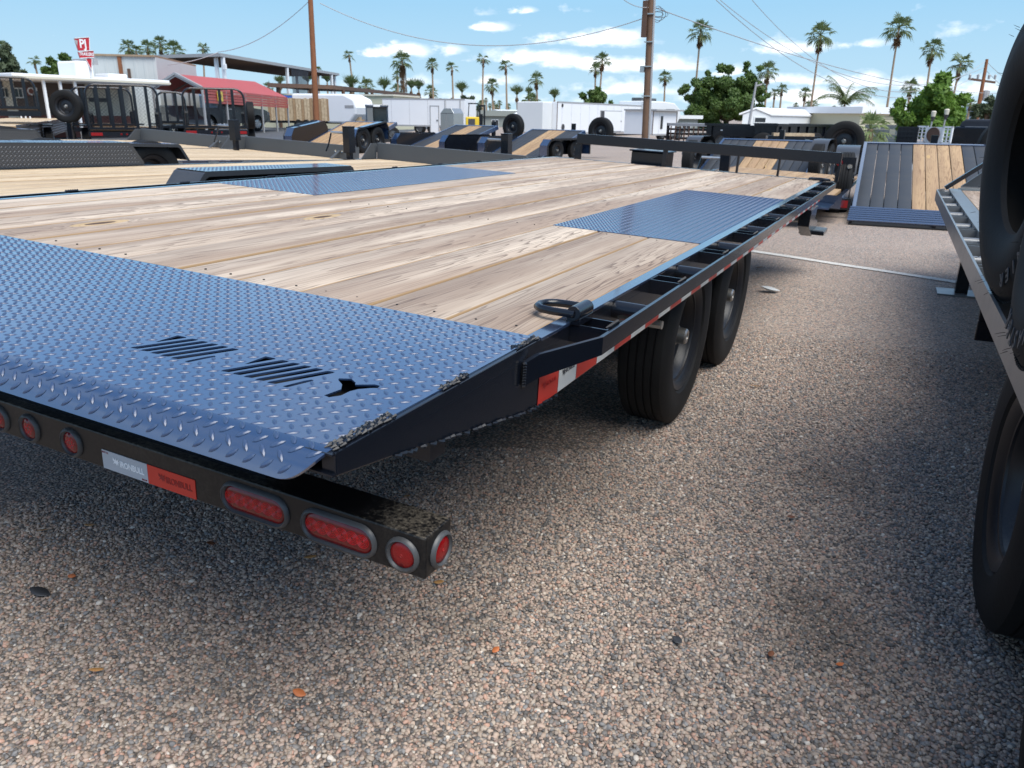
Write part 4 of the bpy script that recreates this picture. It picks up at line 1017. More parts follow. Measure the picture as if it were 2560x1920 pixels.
# ------------------------------------------------------------------ tilt-deck trailers
def tilt(A, B, label, width=1.98, stripe=4, side_n=4, wood='woodb', fend='box', grill=False, spare=True, dark='darkboard', group='tilt-deck trailers with dark planks and a brown wood centre', fy=.45, lights=False, wheels=True, fr=(.40, .72), skirt=0, slopef=False, fh=.80, wr=.38):
    A = Vector(A); B = Vector(B); d = Vector((B.x - A.x, B.y - A.y, 0)); yaw = math.atan2(-d.x, d.y); L = math.hypot(d.length, B.z - A.z); sl = math.atan2(B.z - A.z, d.length)
    t = thing('tilt_trailer', label, 'trailer', (A.x, A.y, 0), yaw, group)
    dk = thing_part('deck', t, (0, 0, A.z), (sl, 0, 0))
    h = width / 2; n = stripe + 2 * side_n; pb = (width - .08) / n
    for i in range(n):
        x = -h + .04 + pb * (i + .5); mt = MT[wood] if side_n <= i < side_n + stripe else MT[dark]
        key = ('t', round(L, 1), round(pb, 3), mt.name)
        if key not in mp: me = plank_mesh(L - .1, pb - .008, .03); me.materials.clear(); me.materials.append(mt); mp[key] = me
        share('plank', mp[key], dk, (x, .05, random.uniform(-.003, .003)))
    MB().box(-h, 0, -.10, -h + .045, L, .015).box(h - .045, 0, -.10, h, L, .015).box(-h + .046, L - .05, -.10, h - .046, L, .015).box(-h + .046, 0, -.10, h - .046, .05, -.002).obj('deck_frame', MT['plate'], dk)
    if grill:
        gz = lambda y: A.z + .03 + y * .10
        MB().box(-h, -.78, .004, h * .97, 0, .016).obj('grating_blackout', MT['ink2'], t)  # black sheet added on the ground to darken the gaps between bars
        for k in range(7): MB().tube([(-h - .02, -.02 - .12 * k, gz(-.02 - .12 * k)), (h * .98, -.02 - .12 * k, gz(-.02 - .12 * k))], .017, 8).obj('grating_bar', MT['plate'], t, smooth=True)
        MB().bar((-h + .02, 0, gz(0) - .03), (-h + .02, -.75, gz(-.75) - .03), .03, .03).bar((h - .05, 0, gz(0) - .03), (h - .05, -.75, gz(-.75) - .03), .03, .03).bar((-.1, 0, gz(0) - .03), (-.1, -.75, gz(-.75) - .03), .03, .03).obj('grating_frame', MT['black'], t)
    tz = lambda y: (y * math.tan(sl) * .45 - .12 if slopef else 0)
    for s in (-1, 1):
        x0, x1 = (h + .015, h + .30) if s > 0 else (-h - .30, -h - .015)
        y0 = L * fr[0]; y1 = y0 + max(1.95, L * (fr[1] - fr[0])); zt_ = fh
        if fend == 'box':
            zl, zm = (.26, .58) if fh > .7 else (.14, .40); pl = [(y0, zl), (y0, zm), (y0 + .16, zt_), (y1 - .16, zt_), (y1, zm), (y1, zl)]; pl = [(a_, b_ + tz(a_)) for a_, b_ in pl]
            m = MB(); nn = len(pl)
            for x in (x0, x1): m.v += [(x, *q) for q in pl]
            m.f += [(i, i + 1, nn + i + 1, nn + i) for i in range(nn - 1)]; f = m.obj('fender', MT['plate'], t)
            xi = x0 if s > 0 else x1
            MB().prism(pl, xi, xi - s * .006, 'x').obj('fender_skirt', MT['black'], f)
            if skirt in (s, 2): MB().prism(pl, (x1 if s > 0 else x0), (x1 if s > 0 else x0) + s * .006, 'x').obj('fender_skirt', MT['black'], f)
            xo_ = x1 if s > 0 else x0; b0 = MB()
            for q, r in zip(pl[:-1], pl[1:]):
                b0.bar((xo_, q[0], q[1]), (xo_, r[0], r[1]), .012, .05)
            b0.obj('fender_lip', MT['black'], f)
        elif fend == 'round':
            yc = L * fy + .3; f = thing_part('fender', t)
            m = MB(); nn = 14; rr_ = .46
            for x in (x0, x1): m.v += [(x, yc - .2 - rr_ * math.cos(a) if a < PI / 2 else yc + .2 - rr_ * math.cos(a), .38 + rr_ * .98 * math.sin(a)) for a in [PI * (.08 + .84 * i / (nn - 1)) for i in range(nn)]]
            m.f += [(i, i + 1, nn + i + 1, nn + i) for i in range(nn - 1)]; m.obj('fender_shell', MT['plate2'], f, smooth=50)
            m = MB()
            a = .62; lugs(m, (x0 + .01, yc - .64, .42), (1, 0, 0), (0, .22, .97), (0, -.97, .22), x1 - x0 - .02, .2, p=.024, L=.018, Wd=.006, H=.004); m.obj('raised_lugs', MT['lug2'], f, kind='stuff')
        if wheels:
            for y in ((y0 + y1) / 2 - .42, (y0 + y1) / 2 + .42) if fend == 'box' else (L * fy - .1, L * fy + .72):
                wheel(t, (x0 + x1) / 2, y, wr, s, R=wr)
        if lights:
            MB().box(x0 - (.0 if s > 0 else .02), -.12, .10, x1, -.05, .24).obj('light_bar', MT['black'], t); MB().box(x0 + .07, -.128, .125, x0 + .25, -.121, .215).obj('tail_light', MT['reflector'], t)
            MB().box(x0 + .02, L * fy - .40, .52, x1 - .02, L * fy - .36, .70).obj('light_bracket', MT['black'], t)
            MB().lathe([(-.03, .035), (0, .04), (0, .0005)], 'y', c=(x0 + .07, L * fy - .44, .63), n=12).obj('marker_light', MT['reflector'], t); MB().lathe([(-.02, .03), (0, .035), (0, .0005)], 'y', c=(x0 + .2, L * fy - .43, .59), n=10).obj('chrome_cap', MT['chrome'], t)
    MB().box(-.6, L * .62, .25, -.52, L + .6, .38).box(.52, L * .62, .25, .6, L + .6, .38).obj('chassis', MT['black'], t)
    MB().box(-.05, L + .6, .1, .05, L + .7, .95).obj('jack_tube', MT['black'], t)
    if spare:
        sx = h * .75 if spare == 1 else spare
        q = thing_part('spare_wheel', t, (sx, L + .35, B.z + .0), (0, 0, PI / 2 + .1)); q.scale = (1.1, 1.1, 1.1)
        share('tyre', TY, q); share('rim', RM[-1], q); share('hub', HB[-1], q)
    return t
tilt(W(2352, 536, z=.10), W(2342, 361, d=13.6), 'black-planked tilt trailer right of the flatbed header, tail grating and red light towards us', fend='round', grill=True, lights=True, fy=.30, spare=.95)
tilt(W(1858, 462, z=.02), W(1932, 350, d=17), 'black-planked tilt trailer seen through the near flatbed header rail', fend='round', fy=.30, spare=1.25)
tilt(W(1278, 396, z=.02), W(1395, 325, d=24.3), 'black-planked tilt trailer left of the long white cargo trailer, just behind the tool box', fr=(.0, .45), spare=1.2, skirt=-1, fh=.56, wr=.26)
tilt(W(1040, 384, z=.02), W(1191, 314, d=26.5), 'black-planked tilt trailer in the middle distance beside the silver hopper', fr=(.02, .5), spare=1.2, skirt=2, fh=.58, wr=.26)
tilt(W(800, 380, z=.02), W(928, 305, d=28), 'all-wood tilt trailer with long black fender boxes and a yellow tag in front', stripe=11, side_n=0, fr=(.0, .5), slopef=True, spare=False, wood='woodb', group=None)
# low wood deck beyond the header rail
lw = thing('flatbed_trailer', 'low brown plank deck trailer seen under the header rail beyond the near flatbed', 'trailer', mat=MT4 @ Matrix.Translation((-1.7, 10.2, -.73)))
for i in range(10):
    key = 'low'
    if key not in mp: mp[key] = plank_mesh(4.2, .19); mp[key].materials.clear(); mp[key].materials.append(MT['woodb'])
    share('plank', mp[key], lw, (-.9 + i * .197, -.2, .38))
MB().box(-1.05, -.25, .24, -1.0, 4.1, .39).box(1.02, -.25, .24, 1.07, 4.1, .39).box(-1.0, -.25, .24, 1.02, -.201, .385).obj('deck_frame', MT['steel'], lw)
MB().box(-.95, -.9, .28, 1.0, -.3, .30).obj('tail_plate', MT['plate'], lw)
for s in (-1, 1):
    for y in (1.3, 2.2): wheel(lw, s * .9, y, .1, s, R=.3)

# ------------------------------------------------------------------ background vehicles and buildings
B3 = Matrix(((1, 0, 0, 0), (0, 0, -1, 0), (0, 1, 0, 0), (0, 0, 0, 1)))
def frame(pxL, pxR, dL, dR, py=300):
    """local frame whose x axis runs from the left to the right point, y away from the camera; returns matrix and length"""
    a, b = W(pxL, py, d=dL), W(pxR, py, d=dR); u = Vector((b.x - a.x, b.y - a.y, 0)); L = u.length; u.normalize()
    n = Vector((-u.y, u.x, 0))
    if n.dot(Vector((a.x, a.y, 0))) < 0: n = -n
    m = Matrix(((u.x, n.x, 0, a.x), (u.y, n.y, 0, a.y), (0, 0, 1, 0), (0, 0, 0, 1))); return m, L
def fthing(name, label, cat, fr, group=None): return thing(name, label, cat, mat=fr, group=group)
def simple_wheel(parent, x, y, r, w_=.22, z=None, nm='wheel', rimm='greypaint'):
    o = thing_part(nm, parent, (x, y, z if z is not None else r))
    MB().lathe([(-w_ / 2, r * .6), (-w_ / 2, r * .9), (-w_ / 2 * .8, r), (w_ / 2 * .8, r), (w_ / 2, r * .9), (w_ / 2, r * .6)], 'y', n=22).obj('tyre', MT['rubber'], o, smooth=40)
    MB().lathe([(-w_ / 2 * .9, r * .62), (-w_ / 2 * .5, r * .5), (-w_ / 2 * .6, r * .15), (-w_ / 2 * .7, .001)], 'y', n=18).obj('rim', MT[rimm], o, smooth=40)
    return o

def xin(pl_, pr_, dl_, dr_, px):
    fr_, _ = frame(pl_, pr_, dl_, dr_); a = W(px, 300, d=30); i_ = fr_.inverted(); o_ = i_ @ Vector((0, 0, 0)); q_ = i_ @ Vector((a.x, a.y, 0)); return o_.x + (q_.x - o_.x) * (-o_.y) / (q_.y - o_.y)
# white cargo trailers
def cargo(label, pxL, pxR, dL, dR, z0, zt, depth, door=None, gr='white cargo trailers', dark_corner=True, open_door=False, group=None):
    fr, L = frame(pxL, pxR, dL, dR); t = fthing('cargo_trailer', label, 'trailer', fr)
    MB().box(0, 0, z0, L, depth, zt).obj('body', MT['white'], t, bev=.02)
    MB().box(-.01, -.012, zt - .06, L + .01, -.001, zt + .02).box(-.01, -.012, z0 - .04, L + .01, -.001, z0 + .05).obj('edge_trim', MT['conduit'], t)
    if dark_corner: MB().box(-.012, -.014, z0, .05, -.001, zt).box(L - .05, -.014, z0, L + .012, -.001, zt).obj('corner_trim', MT['brown'], t)
    for k in range(int(L / 1.2)): MB().box(.6 + k * 1.2, -.004, z0 + .06, .612 + k * 1.2, -.0005, zt - .07).obj('panel_seam', MT['conduit'], t)
    for k in (0, 1, 2): simple_wheel(t, L * .45 + k * .86, .12, .36)
    if door:
        xa, xb, za, zb = door
        d = MB(); 
        for q in ((xa, za, xa + .05, zb), (xb - .05, za, xb, zb), (xa, zb - .05, xb, zb), (xa, za, xb, za + .05)): d.box(q[0], -.03, q[1], q[2], -.0145, q[3])
        f = d.obj('door_frame', MT['conduit'], t)
        if open_door:
            MB().box(xa + .05, -.013, za + .05, xa + .55, -.006, zb - .05).obj('open_doorway', MT['ink'], t)
            MB().box(xa + .56, -.045, za + .05, xb - .05, -.031, zb - .05).obj('door', MT['white'], t)
        else: MB().box(xa + .05, -.022, za + .05, xb - .05, -.002, zb - .05).obj('door', MT['white'], t)
        MB().box(xb - .16, -.06, (za + zb) / 2 - .04, xb - .08, -.046, (za + zb) / 2 + .05).obj('door_handle', MT['ink'], t)
    return t, L
def zrow(px, py, d): return ZZ(px, py, d)
d1 = 52; t, L = cargo('plain white cargo trailer with a closed side door left of the forklift', 957, 1162, d1, 50, zrow(1050, 314, d1), zrow(960, 246, d1), 2.2, door=(2.9 + .25, 3.75, zrow(1080, 338, 51), zrow(1080, 264, 51)), dark_corner=False)
MB().box(L * .76, -.016, .3, L * .76 + .06, -.002, zrow(1113, 250, 51)).obj('corner_trim', MT['conduit'], t); MB().box(L * .94, -.016, .3, L * .94 + .06, -.002, zrow(1113, 250, 51)).obj('corner_trim', MT['conduit'], t)
t, L = cargo('long white cargo trailer with its side door ajar, left of the tall utility pole', 1392, 1626, 47, 60, .22, zrow(1392, 254, 47), 2.3, open_door=True, door=(xin(1392, 1626, 47, 60, 1500), xin(1392, 1626, 47, 60, 1553), .25, zrow(1500, 276, 53)))
MB().box(-1.1, .3, .25, -.02, 2.0, zrow(1385, 255, 47)).obj('nose', MT['whitew'], t, bev=.05)
MB().lathe([(-.03, .09), (0, .1), (0, .001)], 'y', c=(.6, -.016, zrow(1403, 263, 47)), n=12).obj('vent', MT['ink'], t)
MB().lathe([(-.03, .16), (0, .18), (0, .001)], 'y', c=(.75, -.016, zrow(1408, 318, 47)), n=12).obj('vent', MT['ink'], t)
t, L = cargo('small white box trailer with dark rear seams, right of the tall utility pole', 1632, 1692, 44, 46, .3, zrow(1640, 276, 44), 1.8)
MB().box(.75, -.03, .6, .95, -.016, zrow(1655, 290, 44)).obj('rear_window', MT['glass'], t); MB().box(-.1, -.25, zrow(1640, 277, 44), L + .25, 1.8, zrow(1640, 273, 44)).obj('roof_lip', MT['conduit'], t)
# RV behind
fr, L = frame(1612, 1702, 58, 62); t = fthing('camper_trailer', 'white rounded camper trailer behind the small white box trailer', 'camper', fr)
za, zb = .5, zrow(1640, 253, 59)
MB().prism([(0, za), (L * .85, za), (L, za + .8), (L * .96, zb - .5), (L * .8, zb - .08), (L * .5, zb), (0, zb)], 0, 2.3, 'y').obj('body', MT['whitew'], t, bev=.08)
MB().box(L * .55, -.02, zb - .9, L * .8, -.001, zb - .5).obj('window', MT['glass'], t); MB().box(.3, .6, zb, 1.0, 1.4, zb + .22).obj('roof_unit', MT['greypaint'], t); MB().box(1.5, .6, zb, 2.2, 1.4, zb + .2).obj('roof_unit', MT['greypaint'], t)
simple_wheel(t, L * .5, .1, .36)
# beige long wall, rounded white tank and small open trailer
fr, L = frame(850, 985, 66, 64); t = fthing('storage_building', 'long low beige building behind the wooden sided trailer', 'building', fr)
MB().box(-9, 0, 0, L, 5, zrow(900, 240, 66)).obj('wall', MT['beige'], t); MB().box(-9.1, -.15, zrow(900, 240, 66), L + .1, 5.1, zrow(900, 236, 66)).obj('roof', MT['cream'], t)
fr, L = frame(790, 893, 60, 58); t = fthing('camper_trailer', 'white round-nosed camper half hidden by the wooden sided trailer', 'camper', fr)
zb = zrow(840, 234, 59)
MB().prism([(-2, .5), (L * .8, .5), (L * .97, 1.1), (L, zb - .9), (L * .93, zb - .35), (L * .7, zb - .02), (-2, zb)], 0, 2.3, 'y').obj('body', MT['white'], t, bev=.12); MB().box(L * .72, -.01, zb - .95, L * .93, -.001, zb - .75).obj('stripe', MT['conduit'], t)
fr, L = frame(915, 971, 38, 38); t = fthing('livestock_trailer', 'small blue-topped open box trailer with a dark inside', 'trailer', fr)
zb = zrow(940, 268, 38); za = zrow(940, 308, 38)
m = MB().box(0, 0, za, .06, 3, zb).box(L - .06, 0, za, L, 3, zb).box(.06, 2.94, za, L - .06, 3, zb).box(.06, 0, za, L - .06, 2.9, za + .05); m.obj('body', MT['steel'], t)
MB().box(-.02, -.05, zb, L + .02, 3.02, zb + .12).obj('roof', MT['steel'], t, bev=.03); MB().box(.06, -.01, za, .32, .02, zb - .02).obj('side_panel', MT['silver'], t)
MB().box(.35, -.05, zb + .02, .65, -.055, zb + .1).obj('number_plate', MT['white'], t)
for k in range(3): simple_wheel(t, .2 + k * .5, .1, .3)
# silver hopper box
fr, L = frame(1101, 1134, 34, 33.5); t = fthing('steel_hopper', 'silver steel box with a pointed top standing before the white cargo trailer', 'hopper', fr)
z0, z1, z2 = .0, zrow(1110, 283, 34), zrow(1118, 271, 34)
MB().prism([(0, z0), (L, z0), (L, z1), (L * .82, z2), (L * .28, z2), (0, z1)], 0, .6, 'y').obj('body', MT['galv'], t, bev=.01); MB().box(L * .42, -.01, z0, L * .44, -.001, z1).obj('seam', MT['conduit'], t); MB().box(.02, -.012, z1 - .02, L - .02, -.001, z1 + .01).obj('rim', MT['silver'], t)
# forklift
fr, L = frame(1164, 1208, 48, 48); t = fthing('forklift', 'yellow forklift with a tall black mast', 'forklift', fr)
MB().box(0, 0, .35, .85, .9, zrow(1180, 292, 48)).obj('body', MT['yellow'], t, bev=.05); MB().box(.15, -.01, .6, .55, -.001, .95).obj('engine_panel', MT['ink'], t)
zt_ = zrow(1190, 262, 48)
m = MB()
for x in (.78, 1.05): m.box(x, 0, .2, x + .09, .1, zt_); m.box(x, .8, .2, x + .09, .9, zt_)
m.box(.78, 0, zt_ - .1, 1.14, .9, zt_); m.obj('mast', MT['black'], t); MB().box(.85, .1, .3, 1.0, .8, zt_ - .5).obj('lift_carriage', MT['black'], t); MB().box(.15, .05, zrow(1180, 292, 48) + .7, .75, .85, zrow(1180, 292, 48) + .76).obj('overhead_guard', MT['black'], t)
for k in range(2): simple_wheel(t, .2 + k * .7, .1, .28)
MB().bar((.15, .05, 1), (.2, .05, zrow(1180, 292, 48) + .7), .05, .05).bar((.7, .05, 1), (.72, .05, zrow(1180, 292, 48) + .7), .05, .05).obj('guard_post', MT['black'], t)
# low buildings across the middle distance
def building(label, pxL, pxR, dL, dR, ztop, roofh, depth, wall='greywall', roof='whitew', wins=0, over=.3, pitched=False, name='low_building', winmat='glass'):
    fr, L = frame(pxL, pxR, dL, dR); t = fthing(name, label, 'building', fr)
    MB().box(0, 0, 0, L, depth, ztop).obj('wall', MT[wall], t)
    if pitched:
        MB().prism([(-over, ztop), (depth / 2, ztop + roofh), (depth + over, ztop)], -over, L + over, 'x').obj('roof', MT[roof], t)
    else: MB().box(-over, -over, ztop + .002, L + over, depth + over, ztop + roofh).obj('roof', MT[roof], t)
    for k in range(wins):
        x = L * (k + .5) / wins; f = MB().box(x - .55, -.03, ztop - 1.15, x + .55, -.002, ztop - .35).obj('window', MT['white'], t); MB().box(x - .5, -.036, ztop - 1.1, x - .02, -.0305, ztop - .4).box(x + .02, -.036, ztop - 1.1, x + .5, -.0305, ztop - .4).obj('pane', MT[winmat], f)
    return t, L
building('low grey-green mobile home behind the forklift', 1170, 1300, 84, 90, zrow(1230, 290, 87), .55, 4, roof='greywall', wins=3)
building('low grey mobile home with a pale roof, left of the long white cargo trailer', 1262, 1395, 96, 100, zrow(1330, 284, 98), .4, 4, wins=3, pitched=True)
building('long low pale building with a flat roof right behind the palm row', 1120, 1262, 120, 118, zrow(1190, 287, 119), .3, 5, wall='beige', wins=3)
building('pale flat-roofed mobile home left of the big leafy tree', 1688, 1745, 74, 76, zrow(1710, 297, 75), .3, 4, wins=1)
# white domed boats / covers in the middle distance
for (px, wd, lab) in ((1292, 26, 'white domed cover left of the long cargo trailer, the nearer dome'), (1352, 24, 'white domed cover beside the long cargo trailer, the farther dome')):
    d = 62; p = W(px, 288, d=d); t = thing('domed_cover', lab, 'cover', (p.x, p.y, 0), .6)
    r = wd / FPX * d / 2 * 1.2; m = MB().lathe([(0, r * 1.0)] + [(.75 * math.sin(a), r * math.cos(a)) for a in (.3, .6, .9, 1.2, 1.5)], 'z', c=(0, 0, .65), n=20); m.obj('canvas', MT['white'], t, smooth=True); MB().box(-r * .9, -r * .5, 0, r * .9, r * .5, .65).obj('base', MT['whitew'], t)

# mobile home with a white gable, right
fr, L = frame(1925, 2112, 56, 74); t = fthing('mobile_home', 'white mobile home with a shallow gable behind the black dump trailers', 'building', fr)
ztp = zrow(1925, 288, 56); zr = zrow(1890, 273, 55)
gl = (W(1856, 300, d=54) - W(1925, 300, d=56)); gw = Vector((gl.x, gl.y, 0)).length
inv = fr.inverted(); g0 = inv @ Vector((*W(1856, 300, d=54).xy, 0)); g1 = inv @ Vector((*W(1925, 300, d=56).xy, 0))
ax = (g0 - g1)
m = MB(); p = [Vector((g0.x, g0.y, 0)), Vector((g1.x, g1.y, 0))]; mid = (p[0] + p[1]) / 2 + (p[0] - p[1]) * .02
far = Vector((L, 0, 0))
m.add([p[0], p[1], (p[1].x, p[1].y, ztp), (mid.x, mid.y, zr), (p[0].x, p[0].y, ztp), p[0] + far, p[1] + far, (p[1].x + L, p[1].y, ztp), (mid.x + L, mid.y, zr), (p[0].x + L, p[0].y, ztp)], [(0, 1, 2, 3, 4), (9, 8, 7, 6, 5), (1, 6, 7, 2), (0, 4, 9, 5), (0, 5, 6, 1)])
m.obj('wall', MT['whitew'], t)
e = (p[1] - p[0]).normalized() * .25
m = MB(); a1 = p[1] + e; a0 = p[0] - e
for (q, r) in ((a1, mid), (mid, a0)):
    zq = ztp - .04 if q is a1 else zr; zr_ = zr if q is a1 else ztp - .04
    m.add([(q.x - .2, q.y, zq + .02), (r.x - .2, r.y, zr_ + .02), (r.x + L + .2, r.y, zr_ + .02), (q.x + L + .2, q.y, zq + .02), (q.x - .2, q.y, zq + .12), (r.x - .2, r.y, zr_ + .12), (r.x + L + .2, r.y, zr_ + .12), (q.x + L + .2, q.y, zq + .12)], [(0, 3, 2, 1), (4, 5, 6, 7), (0, 1, 5, 4), (1, 2, 6, 5), (2, 3, 7, 6), (3, 0, 4, 7)])
m.obj('roof', MT['white'], t)
gm = p[0].lerp(p[1], .62); gn = Vector((0, 0, 0))
f = thing_part('window', t, (gm.x, gm.y, ztp - .25)); f.rotation_euler = (0, 0, math.atan2((p[1] - p[0]).y, (p[1] - p[0]).x))
MB().box(-.6, -.04, -.25, .6, -.003, .15).obj('window_frame', MT['whitew'], f); MB().box(-.5, -.05, -.18, .5, -.041, .08).obj('pane', MT['glass'], f)
MB().box(g1.x + 4, -.012 + g1.y, ztp - 1.2, g1.x + 9, -.002 + g1.y, ztp - .5).obj('carport_opening', MT['ink'], t)
# tan siding house and grey block wall on the right
t, L = building('tan sided house with a white roof, partly behind the green palm', 2150, 2262, 62, 66, zrow(2200, 285, 64), .45, 6, wall='beige', roof='white')
for k in range(7): MB().box(0, -.02, zrow(2200, 285, 64) - .18 * k - .18, L, -.001, zrow(2200, 285, 64) - .18 * k - .165).obj('siding_board', MT['wallbrown'], t)
fr, L = frame(2165, 2268, 44, 40); t = fthing('block_wall', 'grey block wall behind the little fan palm', 'wall', fr)
zb = zrow(2215, 312, 42)
for r in range(5):
    for c in range(int(L / .62)):
        MB().box(c * .62 + (.31 if r % 2 else 0), 0, r * zb / 5, c * .62 + .605 + (.31 if r % 2 else 0), .2, (r + 1) * zb / 5 - .012).obj('block', MT['greywall'] if (r * 7 + c) % 5 else MT['beige'], t)

# ------------------------------------------------------------------ store, shed, canopies
fr, L = frame(60, 412, 36, 39); t = fthing('store_building', 'cream and brick store with a white roof fascia and thin porch posts', 'building', fr)
zf = zrow(230, 206, 37.5); zt_ = zrow(230, 192, 37.5)
MB().box(-3, 3.0, 0, L + .5, 9, zf).obj('wall', MT['wallbrown'], t); MB().box(-3, 2.96, 0, L + .5, 2.999, .9).obj('brick_base', MT['brick'], t)
MB().box(L * .72, 2.93, .9, L + .5, 2.959, zf).obj('cream_wall', MT['cream'], t)
MB().box(-.2, -.1, zf, L + .4, 9.2, zt_).obj('roof', MT['white'], t, bev=.03); MB().box(-.2, -.16, zf + .04, L + .4, -.101, zf + .12).obj('gutter', MT['cream'], t)
for px in (118, 155, 190): 
    x = (px - 60) / 352 * L; MB().box(x - .045, 0, 0, x + .045, .09, zf).obj('porch_post', MT['white'], t)
MB().box(.9, 2.9, 0, 1.3, 2.959, zf).obj('door_trim', MT['cream'], t)
for (a, b) in ((103, 120), (131, 152), (246, 264), (266, 277)):
    xa, xb = (a - 60) / 352 * L * 1.04, (b - 60) / 352 * L * 1.04; z0, z1 = zrow(200, 249, 40), zrow(200, 224, 40)
    f = MB().box(xa, 2.90, z0, xb, 2.955, z1).obj('window', MT['whitew'], t); MB().box(xa + .05, 2.885, z0 + .05, (xa + xb) / 2 - .02, 2.899, z1 - .05).box((xa + xb) / 2 + .02, 2.885, z0 + .05, xb - .05, 2.899, z1 - .05).obj('pane', MT['glass'], f)
f = MB().box((158 - 60) / 352 * L, 2.91, zrow(170, 242, 40), (182 - 60) / 352 * L * 1.05, 2.955, zrow(170, 222, 40)).obj('sign_board', MT['brick'], t)
text('IOI', .42, MT['white'], f, Matrix.Translation(((171 - 60) / 352 * L * 1.04, 2.905, zrow(170, 232, 40))) @ B3, bold=.01)
MB().box((232 - 60) / 352 * L, 1, zt_, (276 - 60) / 352 * L, 2.4, zt_ + .62).obj('roof_unit', MT['white'], t, bev=.08); MB().box((232 - 60) / 352 * L + .9, .9, zt_ + .5, (276 - 60) / 352 * L, 2.5, zt_ + .75).obj('roof_unit_hood', MT['conduit'], t); MB().box((312 - 60) / 352 * L, 1, zt_, (362 - 60) / 352 * L, 2, zt_ + .2).obj('roof_unit', MT['white'], t, bev=.04)
MB().box((318 - 60) / 352 * L, 2.90, zrow(330, 256, 40), (372 - 60) / 352 * L, 2.925, zrow(330, 246, 40)).obj('notice_board', MT['ink'], t)
for k in range(3): MB().box(-.1 + k * .16, -.02, .2, -.06 + k * .16, .02, .95).obj('rail_baluster', MT['white'], t)
# arrow sign on the roof
d = 35; p = W(229, 192, d=d); t = thing('roof_sign', 'red arrow shaped sign with white letters on the store roof', 'sign', (p.x, p.y, p.z), math.atan2(-p.x, p.y) + .25)
s_ = d / FPX
def sg(px, py): return ((px - 229) * s_, (192 - py) * s_)
MB().prism([sg(207, 120), sg(235, 116), sg(232, 141), sg(211, 143)], -.06, .06, 'y').obj('upper_panel', MT['signred'], t); MB().prism([sg(210, 145), sg(239, 141), sg(239, 154), sg(212, 157)], -.06, .06, 'y').obj('name_panel', MT['signred'], t)
MB().prism([sg(222, 158), sg(234, 157), sg(230, 180)], -.05, .05, 'y').obj('arrow_tip', MT['signred'], t); MB().box(-.04, .0, -.05, .04, .05, .7).obj('sign_pole', MT['white'], t)
for (c, sx, x, y, q) in (('PJ', .8, 221, 130, .40), ('TRAILERS', .78, 225, 149, .155)):
    a, b = sg(x, y); text(c, q, MT['white'], t, Matrix.Translation((a, -.065, b)) @ B3, sx=sx, bold=.012 if len(c) < 3 else .004)
MB().prism([sg(205, 122), sg(212, 124), sg(210, 134)], -.07, -.062, 'y').obj('star', MT['conduit'], t)
m = MB()
for (a, b) in ((sg(207, 120), sg(235, 116)), (sg(235, 116), sg(232, 141)), (sg(210, 145), sg(239, 141)), (sg(212, 157), sg(239, 154)), (sg(222, 158), sg(230, 180)), (sg(234, 157), sg(230, 180))): m.bar((a[0], -.066, a[1]), (b[0], -.066, b[1]), .02, .02)
m.obj('sign_border', MT['white'], t)
# shed
fr, L = frame(232, 408, 46, 45); t = fthing('metal_shed', 'tall pale corrugated metal shed behind the store roof', 'building', fr)
zs = zrow(300, 141, 45.5); MB().box(0, 0, 0, L, 8, zs).obj('wall', MT['shed'], t); MB().box(-.1, -.12, zs + .002, L, 8.1, zs + .09).obj('roof_edge', MT['trunk'], t)
x = (315 - 232) / 176 * L; MB().box(x, -.08, zs - 1.05, x + .17, -.002, zs - .01).obj('brown_post', MT['poleb'], t); x = (336 - 232) / 176 * L; MB().box(x, -.1, zs - 1.2, x + .12, -.002, zs - .55).obj('vent_pipe', MT['brown'], t)
# big canopy
zc = 5.2
def atz(px, py, z): r = W(px, py, z=z); return r
c1 = Vector((*W(382, 138, d=46).xy, zc)); c2 = Vector((*W(552, 134, z=zc).xy, zc)); c3 = Vector((*W(847, 184, z=zc).xy, zc))
c1 = Vector((*W(383, 139, z=zc).xy, zc)); c4 = c1 + (c3 - c2)
t = thing('canopy', 'wide flat steel canopy on white posts with dark netting, behind the red carport', 'canopy', (c2.x, c2.y, 0)); o = Vector((c2.x, c2.y, 0))
m = MB(); q = [c - o for c in (c1, c2, c3, c4)]
m.add([(a.x, a.y, zc - .05) for a in q] + [(a.x, a.y, zc) for a in q], [(3, 2, 1, 0), (4, 5, 6, 7), (0, 1, 5, 4), (1, 2, 6, 5), (2, 3, 7, 6), (3, 0, 4, 7)]); m.obj('roof', MT['shaderoof'], t)
m = MB(); cen = sum(q, Vector()) / 4
for i in range(4):
    a, b = q[i], q[(i + 1) % 4]; oa = (a - cen).normalized() * .06; ob = (b - cen).normalized() * .06
    m.bar((a.x + oa.x, a.y + oa.y, zc - .09), (b.x + ob.x, b.y + ob.y, zc - .09), .05, .24)
m.obj('fascia', MT['conduit'], t)
for k in range(12): a = q[0].lerp(q[1], (k + .5) / 12); b = q[3].lerp(q[2], (k + .5) / 12); MB().bar((a.x, a.y, zc - .16), (b.x, b.y, zc - .16), .06, .20).obj('rafter', MT['brown'], t)
for (i, j, f) in ((0, 1, .12), (0, 1, .9), (1, 2, .0), (1, 2, .47), (1, 2, .93), (3, 2, .2), (3, 2, .6), (3, 2, .95)):
    a = q[i].lerp(q[j], f); a = a.lerp(cen, .03); MB().box(a.x - .11, a.y - .11, 0, a.x + .11, a.y + .11, zc - .21).obj('post', MT['white'], t)
a = q[1].lerp(cen, .03); MB().box(a.x + .15, a.y - .25, 4.1, a.x + .45, a.y - .1, 4.5).obj('lamp_box', MT['white'], t, bev=.03)
a, b = q[1].lerp(q[2], .50), q[1].lerp(q[2], .66); m = MB()
n = 8
